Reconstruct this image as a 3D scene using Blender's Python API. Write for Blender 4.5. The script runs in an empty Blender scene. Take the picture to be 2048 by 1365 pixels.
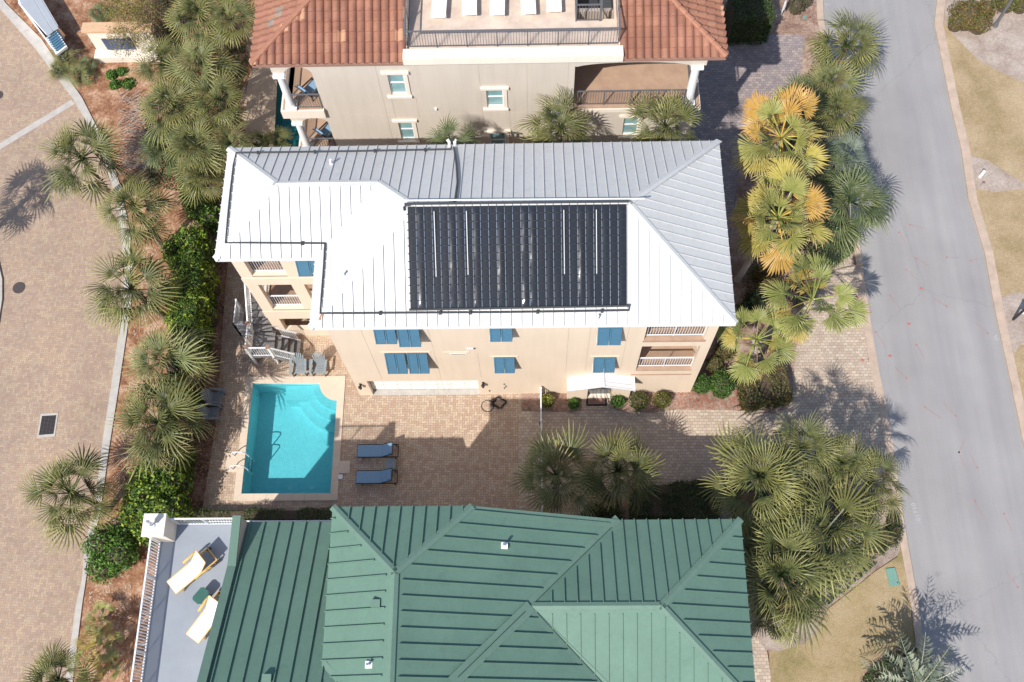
import bpy, bmesh, math, random
import numpy as np
from mathutils import Vector, Matrix
from mathutils.geometry import tessellate_polygon
SC = bpy.context.scene; COL = SC.collection
R = math.radians
# ---------------------------------------------------------------- camera, sky, sun, exposure
CAMH = 46.0
F, CX, CY = 1970.0, 1024.0, 682.5           # focal length and centre of the 2048 px wide photograph
_d = (1076.0 - CX, 1477.0 - CY)
_up = -Vector((_d[0], -_d[1], -F)).normalized()
_e = Vector((1, 0.010, 0)); _e.z = -(_e.x*_up.x + _e.y*_up.y)/_up.z; _e.normalize()
_n = _up.cross(_e)
ROT = Matrix((_e, _n, _up))                  # camera axes -> world axes
cam = bpy.data.cameras.new('camera'); cam.lens = F/2048*36; cam.sensor_width = 36; cam.sensor_fit = 'HORIZONTAL'
cam.clip_start = 1; cam.clip_end = 2000
camo = bpy.data.objects.new('camera', cam); COL.objects.link(camo)
camo.matrix_world = Matrix.Translation((0, 0, CAMH)) @ ROT.to_4x4()
SC.camera = camo
AZ, EL = R(35), R(48)                        # shadows fall toward azimuth 35 deg
w = bpy.data.worlds.new('World'); SC.world = w; w.use_nodes = True
sky = w.node_tree.nodes.new('ShaderNodeTexSky'); sky.sky_type = 'NISHITA'; sky.sun_disc = False
sky.sun_elevation = EL; sky.sun_rotation = R(215)
bg = w.node_tree.nodes['Background']; bg.inputs[1].default_value = 0.115
w.node_tree.links.new(sky.outputs[0], bg.inputs[0])
sun = bpy.data.lights.new('sun', 'SUN'); sun.energy = 3.7; sun.angle = R(0.55); sun.color = (1, .955, .885)
suno = bpy.data.objects.new('sun', sun); COL.objects.link(suno)
sd = Vector((math.sin(AZ)*math.cos(EL), math.cos(AZ)*math.cos(EL), -math.sin(EL)))
suno.rotation_euler = sd.to_track_quat('-Z', 'Y').to_euler(); suno.location = (-20, -30, 60)
SC.view_settings.view_transform = 'Standard'; SC.view_settings.look = 'None'
SC.view_settings.exposure = 0.53; SC.view_settings.gamma = 1
SC.cycles.max_bounces = 5; SC.cycles.transparent_max_bounces = 8
# ---------------------------------------------------------------- surveying helpers
def ray(px, py): return ROT @ Vector((px-CX, -(py-CY), -F))
def at(px, py, z=0.0):
    v = ray(px, py); t = (CAMH-z)/-v.z; return Vector((v.x*t, v.y*t, z))
def onY(px, py, Y):
    v = ray(px, py); t = Y/v.y; return Vector((v.x*t, Y, CAMH+v.z*t))
def hit(px, py, zf, lift=0.0):               # point where the sight line meets the height field zf
    z = 9.0
    for _ in range(40):
        p = at(px, py, z); z = 0.5*z + 0.5*(zf(p.x, p.y)+lift)
    return at(px, py, z)
def ats(pts, z=0.0): return [at(x, y, z) for x, y in pts]
# ---------------------------------------------------------------- materials
def lin(c):
    return tuple((v/255/12.92 if v/255 <= .04045 else ((v/255+.055)/1.055)**2.4) for v in c)
class NT:
    def __init__(s, name):
        s.m = bpy.data.materials.new(name); s.m.use_nodes = True; s.t = s.m.node_tree
        s.b = s.t.nodes['Principled BSDF']; s.b.inputs['Roughness'].default_value = .8
        s.b.inputs['Specular IOR Level'].default_value = .3
        s.co = None
    def n(s, typ, **k):
        o = s.t.nodes.new(typ)
        for a, v in k.items(): setattr(o, a, v)
        return o
    def l(s, a, b): s.t.links.new(a, b)
    def coord(s):
        if s.co is None: s.co = s.n('ShaderNodeTexCoord').outputs['Object']
        return s.co
    def math(s, op, a, b=None, c=None):
        o = s.n('ShaderNodeMath', operation=op)
        for i, v in enumerate((a, b, c)):
            if v is None: continue
            if isinstance(v, (int, float)): o.inputs[i].default_value = v
            else: s.l(v, o.inputs[i])
        return o.outputs[0]
    def noise(s, scale, detail=3, rough=.6, vec=None, out=0, dist=0):
        o = s.n('ShaderNodeTexNoise'); o.inputs['Scale'].default_value = scale; o.inputs['Detail'].default_value = detail
        o.inputs['Roughness'].default_value = rough; o.inputs['Distortion'].default_value = dist
        s.l(vec or s.coord(), o.inputs['Vector']); return o.outputs[out]
    def ramp(s, fac, stops, interp='LINEAR'):
        o = s.n('ShaderNodeValToRGB'); r = o.color_ramp; r.interpolation = interp
        while len(r.elements) < len(stops): r.elements.new(0.5)
        for e, (p, c) in zip(r.elements, stops): e.position = p; e.color = (*c, 1)
        s.l(fac, o.inputs[0]); return o.outputs[0]
    def mix(s, fac, a, b, mode='MIX'):
        o = s.n('ShaderNodeMix', data_type='RGBA', blend_type=mode)
        for i, v in ((0, fac), (6, a), (7, b)):
            if isinstance(v, (int, float)): o.inputs[i].default_value = v
            elif isinstance(v, tuple): o.inputs[i].default_value = (*v, 1)
            else: s.l(v, o.inputs[i])
        return o.outputs[2]
    def scale_vec(s, sc, rot=0, loc=(0, 0, 0)):
        o = s.n('ShaderNodeMapping'); o.inputs['Scale'].default_value = sc if isinstance(sc, tuple) else (sc,)*3
        o.inputs['Rotation'].default_value = (0, 0, rot); o.inputs['Location'].default_value = loc
        s.l(s.coord(), o.inputs['Vector']); return o.outputs[0]
    def bump(s, h, strength=.3, dist=.02):
        o = s.n('ShaderNodeBump'); o.inputs['Strength'].default_value = strength; o.inputs['Distance'].default_value = dist
        s.l(h, o.inputs['Height']); s.l(o.outputs[0], s.b.inputs['Normal'])
    def base(s, c):
        if isinstance(c, tuple): s.b.inputs['Base Color'].default_value = (*c, 1)
        else: s.l(c, s.b.inputs['Base Color'])
def mul(c, k): return tuple(v*k for v in c)
def plain(name, col, rough=.6, var=.12, scale=3.0, metal=0, bump=0, spec=.3):
    m = NT(name); f = m.noise(scale, 4, .65)
    m.base(m.ramp(f, [(.25, mul(col, 1-var)), (.75, mul(col, 1+var))]))
    m.b.inputs['Roughness'].default_value = rough; m.b.inputs['Metallic'].default_value = metal
    m.b.inputs['Specular IOR Level'].default_value = spec
    if bump: m.bump(m.noise(60, 3, .6), bump, .01)
    return m.m
def pavers(name, cols, unit=.115, herring=True, joint=(.12, .09, .07), rot=0, stain=.35, warm=None):
    m = NT(name); v = m.scale_vec(1/unit, rot, (.013, .027, 0))
    sp = m.n('ShaderNodeSeparateXYZ'); m.l(v, sp.inputs[0]); x, y = sp.outputs[0], sp.outputs[1]
    M = m.math
    if herring:
        i, j = M('FLOOR', x), M('FLOOR', y); fx, fy = M('SUBTRACT', x, i), M('SUBTRACT', y, j)
        k = M('FLOORED_MODULO', M('SUBTRACT', i, j), 4.0)
        k1 = M('COMPARE', k, 1.0, .1); k2 = M('COMPARE', k, 2.0, .1); k3 = M('COMPARE', k, 3.0, .1)
        ver = M('ADD', k2, k3); hor = M('SUBTRACT', 1.0, ver)
        u = M('ADD', fx, k1); vv = M('ADD', fy, k2)
        U = M('ADD', 1.0, hor); V = M('ADD', 1.0, ver)
        idx = M('SUBTRACT', i, k1); idy = M('ADD', j, k3)
    else:
        j = M('FLOOR', y); off = M('MULTIPLY', M('FLOORED_MODULO', j, 2.0), .75)
        xs = M('DIVIDE', M('ADD', x, off), 1.5); i = M('FLOOR', xs)
        u = M('MULTIPLY', M('SUBTRACT', xs, i), 1.5); vv = M('SUBTRACT', y, j); U, V = 1.5, 1.0
        idx, idy = i, j
    d = M('MINIMUM', M('MINIMUM', u, M('SUBTRACT', U, u)), M('MINIMUM', vv, M('SUBTRACT', V, vv)))
    jm = M('SMOOTHSTEP', d, .02, .11) if False else M('MINIMUM', M('DIVIDE', d, .10), 1.0)
    cb = m.n('ShaderNodeCombineXYZ'); m.l(idx, cb.inputs[0]); m.l(idy, cb.inputs[1])
    wn = m.n('ShaderNodeTexWhiteNoise', noise_dimensions='2D'); m.l(cb.outputs[0], wn.inputs['Vector'])
    n = len(cols); c = m.ramp(wn.outputs[0], [(q/n, cc) for q, cc in enumerate(cols)], 'CONSTANT')
    big = m.noise(.35, 5, .65); c = m.mix(1.0, c, m.ramp(big, [(.3, (1-stain,)*3), (.55, (1, 1, 1)), (.75, (1.12, 1.08, 1.02))]), 'MULTIPLY')
    fine = m.noise(9, 4, .7); c = m.mix(1.0, c, m.ramp(fine, [(.25, (.82, .82, .82)), (.7, (1.08, 1.08, 1.08))]), 'MULTIPLY')
    st = m.noise(1.7, 6, .75, dist=.6); c = m.mix(m.ramp(st, [(.60, (0, 0, 0)), (.78, (.45, .45, .45))]), c, (.16, .12, .10))
    c = m.mix(jm, joint, c); m.base(c); m.bump(jm, .35, .006); m.b.inputs['Roughness'].default_value = .88
    return m.m
def ground_mat(name, cols, s1=1.2, s2=7, s3=22, bump=.6, stretch=None):
    m = NT(name); a = m.noise(s1, 5, .6); b = m.noise(s2, 5, .75); vec = m.scale_vec(stretch) if stretch else None
    c3 = m.noise(s3, 3, .8, vec=vec)
    f = m.math('ADD', m.math('MULTIPLY', a, .45), m.math('ADD', m.math('MULTIPLY', b, .35), m.math('MULTIPLY', c3, .3)))
    k = len(cols); m.base(m.ramp(f, [(.40+.24*i/(k-1), c) for i, c in enumerate(cols)]))
    m.bump(m.math('ADD', b, c3), bump, .04); m.b.inputs['Roughness'].default_value = .95
    return m.m
MT = {}
MT['plaza'] = pavers('plaza_pavers', [(.42, .30, .215), (.385, .28, .21), (.45, .34, .24), (.37, .265, .205), (.41, .31, .235)], .112, rot=R(2), joint=(.25, .185, .145), stain=.16)
MT['court'] = pavers('court_pavers', [(.46, .335, .245), (.51, .395, .285), (.44, .31, .23), (.48, .37, .285), (.54, .425, .31)], .118, joint=(.17, .115, .09), stain=.10)
MT['drive'] = pavers('driveway_pavers', [(.51, .41, .32), (.45, .35, .275), (.55, .46, .36), (.48, .385, .31)], .15, herring=False, joint=(.22, .17, .14), stain=.10)
MT['cobble'] = pavers('grey_driveway_pavers', [(.34, .28, .27), (.28, .235, .24), (.40, .33, .30), (.31, .27, .27)], .16, herring=False, joint=(.15, .12, .12), stain=.14)
MT['deckstone'] = plain('pool_deck_stone', (.44, .33, .24), .85, .12, 2, bump=.2)
MT['straw'] = ground_mat('pine_straw', [(.07, .03, .018), (.21, .095, .052), (.35, .18, .10), (.56, .38, .27)], stretch=(1, 2.6, 1))
MT['mulch'] = ground_mat('bark_mulch', [(.11, .065, .05), (.22, .135, .10), (.33, .22, .17), (.45, .34, .28)])
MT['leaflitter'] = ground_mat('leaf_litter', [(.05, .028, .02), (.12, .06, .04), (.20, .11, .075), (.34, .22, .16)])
MT['greybed'] = ground_mat('grey_bed', [(.18, .13, .105), (.27, .205, .17), (.35, .275, .235), (.44, .365, .315)], s1=.8)
MT['sandybed'] = ground_mat('sandy_bed', [(.22, .16, .125), (.32, .25, .205), (.40, .325, .275), (.49, .42, .37)], s1=.7)
def lawn(name, cols):
    m = NT(name); a = m.noise(.42, 6, .62); b = m.noise(5, 4, .8); c3 = m.noise(22, 3, .85)
    f = m.math('ADD', m.math('MULTIPLY', a, .75), m.math('MULTIPLY', b, .25))
    c = m.ramp(f, [(.38, cols[0]), (.50, cols[1]), (.62, cols[2])])
    c = m.mix(1, c, m.ramp(c3, [(.3, (.62, .62, .60)), (.7, (1.22, 1.22, 1.18))]), 'MULTIPLY')
    m.base(c); m.bump(m.math('ADD', b, c3), .7, .03); m.b.inputs['Roughness'].default_value = .95; return m.m
MT['lawn'] = lawn('dry_lawn', [(.32, .24, .13), (.41, .305, .19), (.47, .36, .235)])
MT['lawn2'] = lawn('green_dry_lawn', [(.26, .215, .10), (.38, .285, .165), (.44, .34, .215)])
def asphalt():
    m = NT('asphalt'); a = m.noise(.22, 6, .6); b = m.noise(26, 3, .85); s = m.scale_vec((1.2, .06, 1), R(8)); t = m.noise(1, 4, .6, vec=s)
    c = m.ramp(a, [(.3, (.285, .273, .272)), (.7, (.345, .332, .33))])
    c = m.mix(1, c, m.ramp(t, [(.3, (.90, .90, .91)), (.7, (1.07, 1.07, 1.06))]), 'MULTIPLY')
    c = m.mix(1, c, m.ramp(b, [(.3, (.80, .80, .80)), (.7, (1.14, 1.14, 1.13))]), 'MULTIPLY')
    oil = m.noise(.9, 2, .5); c = m.mix(m.ramp(oil, [(.74, (0, 0, 0)), (.80, (.30, .30, .30))]), c, (.14, .135, .14)); sp = m.noise(1.1, 3, .9); c = m.mix(m.ramp(sp, [(.70, (0, 0, 0)), (.76, (.35, .35, .35))]), c, (.36, .28, .21))
    vo = m.n('ShaderNodeTexVoronoi', feature='DISTANCE_TO_EDGE'); vo.inputs['Scale'].default_value = .085
    wv = m.n('ShaderNodeVectorMath', operation='ADD'); m.l(m.coord(), wv.inputs[0]); m.l(m.noise(.8, 5, .7, out=1), wv.inputs[1]); m.l(wv.outputs[0], vo.inputs['Vector'])
    cr = m.ramp(vo.outputs[0], [(0, (.25, .25, .25)), (.0012, (0, 0, 0))]); c = m.mix(cr, c, (.16, .155, .16))
    m.base(c); m.bump(b, .4, .01); m.b.inputs['Roughness'].default_value = .9; return m.m
MT['asphalt'] = asphalt()
MT['concrete'] = plain('concrete', (.45, .42, .385), .85, .16, 2.5, bump=.2)
MT['kerb_pink'] = plain('pinkish_kerb_concrete', (.46, .355, .28), .85, .18, 1.8, bump=.2)
def stucco(name, col, streak=.06):
    m = NT(name); a = m.noise(.5, 5, .6); b = m.noise(90, 3, .7); s = m.scale_vec((3, 3, .25)); t = m.noise(1.2, 4, .6, vec=s)
    c = m.ramp(a, [(.3, mul(col, 1-streak)), (.7, mul(col, 1+streak))])
    c = m.mix(1, c, m.ramp(t, [(.25, (1-streak*1.6,)*3), (.6, (1.02,)*3)]), 'MULTIPLY')
    m.base(c); m.bump(b, .25, .006); m.b.inputs['Roughness'].default_value = .9; return m.m
MT['peach'] = stucco('peach_stucco', (.74, .605, .47), .025)
MT['beige'] = stucco('beige_stucco', (.57, .51, .44), .035)
MT['taupe'] = stucco('taupe_stucco', (.50, .42, .36))
MT['cream'] = stucco('cream_trim', (.76, .68, .58), .03)
MT['tanfloor'] = plain('tan_floor', (.40, .27, .19), .8, .15, 2, bump=.1)
MT['pinkdeck'] = plain('pink_roof_terrace', (.60, .48, .39), .85, .22, 1.3, bump=.1)
MT['white'] = plain('white_paint', (.78, .78, .77), .5, .03)
MT['whitemetal'] = plain('white_powder_coat', (.74, .75, .77), .4, .03)
MT['clean_white'] = plain('white_plastic', (.82, .82, .80), .4, .02)
MT['blue'] = plain('blue_shutter', (.075, .18, .27), .5, .06)
MT['black'] = plain('black_metal', (.03, .03, .032), .45, .1)
MT['darkgrey'] = plain('dark_grey_metal', (.07, .075, .08), .5, .1)
MT['rail_grey'] = plain('grey_rail', (.13, .13, .14), .5, .1)
MT['pipe'] = plain('black_pipe', (.055, .06, .065), .4, .1)
def roofmetal(name, col, rough, metal, v=.05):
    m = NT(name); a = m.noise(.6, 5, .65); s = m.noise(6, 3, .7)
    c = m.ramp(a, [(.3, mul(col, 1-v)), (.7, mul(col, 1+v))]); c = m.mix(1, c, m.ramp(s, [(.3, (.95,)*3), (.7, (1.03,)*3)]), 'MULTIPLY'); st = m.noise(2.2, 6, .8, dist=1.2); c = m.mix(1, c, m.ramp(st, [(.34, (.90,)*3), (.46, (1, 1, 1))]), 'MULTIPLY')
    m.base(c); m.b.inputs['Roughness'].default_value = rough; m.b.inputs['Metallic'].default_value = metal; m.bump(a, .15, .03); return m.m
MT['silver'] = roofmetal('galvanised_roof', (.60, .595, .58), .42, 0, .03)
MT['green'] = roofmetal('green_metal_roof', (.13, .222, .17), .42, 0, .07)
MT['greencap'] = roofmetal('green_metal_flashing', (.14, .225, .175), .42, 0, .05)
MT['wood'] = plain('grey_deck_board', (.20, .19, .185), .8, .2, 4)
MT['greywood'] = plain('grey_chair_wood', (.24, .27, .29), .7, .12, 6)
MT['deckblue'] = plain('blue_grey_deck_coating', (.285, .315, .355), .75, .09, .9)
MT['sling'] = plain('blue_sling', (.20, .33, .47), .8, .06, 8)
MT['yellow'] = plain('yellow_frame', (.74, .46, .14), .5, .06)
MT['whitesling'] = plain('white_sling', (.84, .82, .76), .7, .04, 8)
MT['tablegreen'] = plain('green_table_top', (.045, .13, .105), .5, .1)
MT['teal'] = plain('teal_tarp', (.07, .30, .30), .7, .25, 2)
MT['utility'] = plain('green_utility_lid', (.16, .30, .25), .7, .1)
MT['iron'] = plain('cast_iron', (.075, .06, .06), .7, .2, 12)
MT['redpaint'] = plain('red_paint', (.42, .15, .14), .8, .2, 20)
MT['whitechalk'] = plain('white_chalk', (.43, .43, .45), .9, .1, 20)
MT['coping'] = plain('coping_stone', (.62, .51, .40), .8, .07, 1.5, bump=.15)
MT['steel'] = plain('stainless_steel', (.7, .7, .72), .25, .03, metal=.9)
MT['rubber'] = plain('black_rubber', (.022, .022, .024), .6, .2)
_m = NT('pool_plaster'); _m.base(_m.ramp(_m.noise(5, 4, .7), [(.3, (.48, .68, .70)), (.7, (.58, .77, .78))])); _m.bump(_m.noise(4.5, 3, .6, dist=1.5), .45, .06); MT['basin'] = _m.m  # mottled tone and bump imitate light rippling over the pool floor
MT['tanks'] = plain('rust_stain', (.30, .17, .12), .8, .2)
MT['signblue'] = plain('navy_panel', (.06, .085, .17), .4, .1)
MT['valley_shade'] = plain('valley_shade_green', (.02, .05, .042), .6, .1)  # shadow tone for the lines along the roof valleys
MT['tancap'] = plain('tan_cap', (.60, .39, .24), .8, .1)
MT['greymetal'] = plain('grey_panel', (.36, .385, .42), .5, .06)
MT['rust'] = plain('brown_cap', (.30, .17, .13), .8, .1)
def glass(name, col):
    m = NT(name); f = m.noise(1.3, 2); m.base(m.ramp(f, [(.3, mul(col, .8)), (.7, mul(col, 1.2))]))
    m.b.inputs['Roughness'].default_value = .08; m.b.inputs['Specular IOR Level'].default_value = .8; return m.m
MT['glass'] = glass('window_pane', (.22, .38, .40)); MT['darkglass'] = glass('dark_window_pane', (.05, .06, .07))
def water():
    m = NT('pool_water'); t = m.t; out = t.nodes['Material Output']
    tr = m.n('ShaderNodeBsdfTransparent'); tr.inputs[0].default_value = (.66, .90, .925, 1)
    gl = m.n('ShaderNodeBsdfGlossy'); gl.inputs['Roughness'].default_value = .04
    b = m.n('ShaderNodeBump'); b.inputs['Strength'].default_value = .35; b.inputs['Distance'].default_value = .03
    m.l(m.noise(7, 3, .6), b.inputs['Height']); m.l(b.outputs[0], gl.inputs['Normal'])
    fr = m.n('ShaderNodeFresnel'); fr.inputs[0].default_value = 1.33; m.l(b.outputs[0], fr.inputs['Normal'])
    mx = m.n('ShaderNodeMixShader'); m.l(fr.outputs[0], mx.inputs[0]); m.l(tr.outputs[0], mx.inputs[1]); m.l(gl.outputs[0], mx.inputs[2])
    m.l(mx.outputs[0], out.inputs[0]); return m.m
MT['water'] = water()
def leafmat(name, rough=.5, trans=.3, sc=9):
    m = NT(name); a = m.n('ShaderNodeAttribute'); a.attribute_name = 'Col'
    c = m.mix(1, a.outputs['Color'], m.ramp(m.noise(sc, 2), [(.25, (.82, .82, .82)), (.75, (1.18, 1.18, 1.1))]), 'MULTIPLY')
    m.base(c); m.b.inputs['Roughness'].default_value = rough
    tr = m.n('ShaderNodeBsdfTranslucent'); m.l(c, tr.inputs[0])
    mx = m.n('ShaderNodeMixShader'); mx.inputs[0].default_value = trans; m.l(m.b.outputs[0], mx.inputs[1]); m.l(tr.outputs[0], mx.inputs[2])
    m.l(mx.outputs[0], m.t.nodes['Material Output'].inputs[0]); return m.m
MT['leaf'] = leafmat('palm_leaf', .42, .05); MT['bushleaf'] = leafmat('bush_leaf', .4, .25)
MT['bark'] = ground_mat('palm_bark', [(.12, .09, .075), (.22, .17, .14), (.34, .28, .24)], 4, 20, 60)
MT['palebark'] = ground_mat('pale_palm_bark', [(.33, .25, .20), (.47, .38, .32), (.60, .52, .46)], 3, 14, 50)
MT['core_fill'] = plain('core_fill', (.09, .065, .045), .9, .3)  # dark tone of the filler solids inside the foliage
def tiles():
    m = NT('clay_tiles'); v = m.scale_vec((1/.36, 1/.46, 1)); 
    vo = m.n('ShaderNodeTexWhiteNoise', noise_dimensions='2D')
    fl = m.n('ShaderNodeVectorMath', operation='FLOOR'); m.l(v, fl.inputs[0]); m.l(fl.outputs[0], vo.inputs['Vector'])
    c = m.ramp(vo.outputs[0], [(0, (.31, .145, .095)), (.2, (.33, .155, .10)), (.45, (.295, .135, .09)), (.62, (.345, .17, .11)), (.8, (.32, .15, .105)), (.97, (.52, .29, .18)), (.985, (.27, .21, .17))], 'CONSTANT')
    c = m.mix(1, c, m.ramp(m.noise(.7, 5, .7), [(.3, (.80, .78, .78)), (.7, (1.12, 1.12, 1.12))]), 'MULTIPLY')
    c = m.mix(1, c, m.ramp(m.noise(22, 3, .7), [(.3, (.85,)*3), (.7, (1.1,)*3)]), 'MULTIPLY')
    m.base(c); m.b.inputs['Roughness'].default_value = .85; return m.m
MT['tile'] = tiles()
MT['ridge_tile'] = plain('ridge_tile', (.36, .17, .11), .85, .15, 3)
def absorber():
    m = NT('solar_absorber'); s = m.scale_vec((9, .7, 1)); n1 = m.noise(1, 4, .6, vec=s)
    m.base((.016, .019, .024)); m.b.inputs['Roughness'].default_value = .12; m.b.inputs['Specular IOR Level'].default_value = .6
    m.bump(n1, .25, .02); return m.m
MT['absorber'] = absorber()
# ---------------------------------------------------------------- object helpers
ORG = {}
def tag(o, label=None, cat=None, group=None, kind=None):
    if label: o['label'] = label
    if cat: o['category'] = cat
    if group: o['group'] = group
    if kind: o['kind'] = kind
    return o
def thing(name, loc, label, cat, group=None):
    o = bpy.data.objects.new(name, None); COL.objects.link(o); o.location = loc; o.empty_display_size = .3
    ORG[o.name] = Vector(loc); return tag(o, label, cat, group)
class MB:
    def __init__(s): s.v = []; s.f = []; s.c = None
    def add(s, vs, fs):
        b = len(s.v); s.v += [tuple(p) for p in vs]; s.f += [tuple(i+b for i in f) for f in fs]; return s
    def box(s, x0, x1, y0, y1, z0, z1):
        v = [(x0,y0,z0),(x1,y0,z0),(x1,y1,z0),(x0,y1,z0),(x0,y0,z1),(x1,y0,z1),(x1,y1,z1),(x0,y1,z1)]
        return s.add(v, [(3,2,1,0),(4,5,6,7),(0,1,5,4),(1,2,6,5),(2,3,7,6),(3,0,4,7)])
    def beam(s, a, b, w_, h_, up=Vector((0, 0, 1))):
        a, b = Vector(a), Vector(b); d = (b-a).normalized(); sd_ = d.cross(up)
        if sd_.length < 1e-4: sd_ = d.cross(Vector((1, 0, 0)))
        sd_.normalize(); u = sd_.cross(d).normalized(); p = []
        for q in (a, b):
            for i, j in ((-1,-1),(1,-1),(1,1),(-1,1)): p.append(q+sd_*(w_/2*i)+u*(h_/2*j))
        return s.add(p, [(3,2,1,0),(4,5,6,7),(0,1,5,4),(1,2,6,5),(2,3,7,6),(3,0,4,7)])
    def tube(s, path, r, n=8, caps=True):
        path = [Vector(p) for p in path]; rs = r if isinstance(r, (list, tuple)) else [r]*len(path); vs = []; fs = []
        ref = Vector((.31, .17, .93)).normalized()
        for i, p in enumerate(path):
            d = (path[min(i+1, len(path)-1)]-path[max(i-1, 0)]).normalized()
            a = d.cross(ref)
            if a.length < .05: a = d.cross(Vector((1, 0, 0)))
            a.normalize(); b = d.cross(a)
            for k in range(n):
                t = 2*math.pi*k/n; vs.append(p+(a*math.cos(t)+b*math.sin(t))*rs[i])
        for i in range(len(path)-1):
            for k in range(n): fs.append((i*n+k, i*n+(k+1) % n, (i+1)*n+(k+1) % n, (i+1)*n+k))
        if caps: fs += [tuple(range(n))[::-1], tuple(range((len(path)-1)*n, len(path)*n))]
        return s.add(vs, fs)
    def prism(s, poly, z0, z1, holes=()):
        loops = [[Vector((p[0], p[1], 0)) for p in poly]]+[[Vector((p[0], p[1], 0)) for p in h] for h in holes]
        tr = tessellate_polygon(loops); flat = [p for l in loops for p in l]; n = len(flat)
        vs = [(p.x, p.y, z1) for p in flat]+[(p.x, p.y, z0) for p in flat]; fs = []
        for t in tr:
            a, b, c = (flat[i] for i in t)
            t = t if (b-a).cross(c-a).z > 0 else t[::-1]
            fs.append(tuple(t)); fs.append(tuple(i+n for i in t[::-1]))
        o = 0
        for l in loops:
            m = len(l)
            for k in range(m): fs.append((o+k, o+(k+1) % m, n+o+(k+1) % m, n+o+k))
            o += m
        return s.add(vs, fs)
    def wall(s, poly, Y0, Y1, holes=(), axis='y'):       # polygon in (x, z) made a wall between Y0 and Y1
        t = MB().prism(poly, Y0, Y1, holes)
        vs = [(x, z, y) for x, y, z in t.v] if axis == 'y' else [(z, x, y) for x, y, z in t.v]
        return s.add(vs, t.f)
    def cyl(s, c, r, h, n=16, r2=None):
        return s.tube([Vector(c), Vector(c)+Vector((0, 0, h))], [r, r if r2 is None else r2], n)
    def clusters(s, gap=.03):
        n = len(s.v); par = list(range(n))
        def find(a):
            while par[a] != a: par[a] = par[par[a]]; a = par[a]
            return a
        for f in s.f:
            for i in f[1:]: par[find(i)] = find(f[0])
        g = {}
        for i in range(n): g.setdefault(find(i), []).append(i)
        cl = []
        for ids in g.values():
            a = np.array([tuple(s.v[i]) for i in ids]); cl.append([a.min(0)-gap, a.max(0)+gap, set(ids)])
        merged = True
        while merged and len(cl) > 1:
            merged = False
            for i in range(len(cl)):
                for j in range(len(cl)-1, i, -1):
                    if (cl[i][0] <= cl[j][1]).all() and (cl[j][0] <= cl[i][1]).all():
                        cl[i] = [np.minimum(cl[i][0], cl[j][0]), np.maximum(cl[i][1], cl[j][1]), cl[i][2] | cl[j][2]]; cl.pop(j); merged = True
        out = []
        for _, _, ids in cl:
            order = sorted(ids); mp = {k: q for q, k in enumerate(order)}; m = MB(); m.v = [s.v[k] for k in order]; m.f = [tuple(mp[i] for i in f) for f in s.f if f[0] in ids]; out.append(m)
        return out
    SPLIT = {'ledge', 'balcony_floor', 'balcony_slab', 'inner_wall', 'valley_flashing', 'roof_board', 'ridge_tile', 'window_surround', 'string_course', 'roof_vent', 'bracket', 'stay', 'post', 'hose_tap', 'terrace_side_wall', 'ridge_cap', 'railing', 'fascia', 'finger_hole', 'stringer', 'valley_shade_line', 'pipe_clamp', 'control_joint', 'gap_strip'}
    def build(s, name, mat, parent=None, smooth=False, cols=None, bevel=0):
        if name in MB.SPLIT and cols is None:
            cl = s.clusters()
            if len(cl) > 1: return [m.build1(name, mat, parent, smooth, cols, bevel) for m in cl][0]
        return s.build1(name, mat, parent, smooth, cols, bevel)
    def build1(s, name, mat, parent=None, smooth=False, cols=None, bevel=0):
        me = bpy.data.meshes.new(name); o = bpy.data.objects.new(name, me); COL.objects.link(o)
        vs = s.v
        if parent is not None:
            root = parent
            while root.parent: root = root.parent
            g = ORG.get(root.name, Vector((0, 0, 0))); vs = [(x-g.x, y-g.y, z-g.z) for x, y, z in vs]; o.parent = parent
        me.from_pydata(vs, [], s.f); me.materials.append(MT[mat] if isinstance(mat, str) else mat)
        if cols is not None:
            at_ = me.color_attributes.new('Col', 'FLOAT_COLOR', 'POINT'); a = np.ones((len(vs), 4), dtype=np.float32); a[:, :3] = cols
            at_.data.foreach_set('color', a.ravel())
        bm = bmesh.new(); bm.from_mesh(me)
        if cols is None: bmesh.ops.recalc_face_normals(bm, faces=bm.faces)
        if bevel: bmesh.ops.bevel(bm, geom=bm.edges[:], offset=bevel, segments=2, affect='EDGES')
        bm.to_mesh(me); bm.free()
        if smooth:
            for p in me.polygons: p.use_smooth = True
        me.update(); return o
def rect(x0, x1, z0, z1): return [(x0, z0), (x1, z0), (x1, z1), (x0, z1)]
def copy_tree(o, parent=None):
    c = o.copy(); COL.objects.link(c); c.parent = parent
    for ch in o.children: copy_tree(ch, c)
    return c
def place(o, loc, rz=0, label=None, first=False, scale=None):
    c = o if first else copy_tree(o)
    c.location = loc; c.rotation_euler = (0, 0, rz)
    if scale: c.scale = (scale,)*3
    if label: c['label'] = label
    return c
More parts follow.
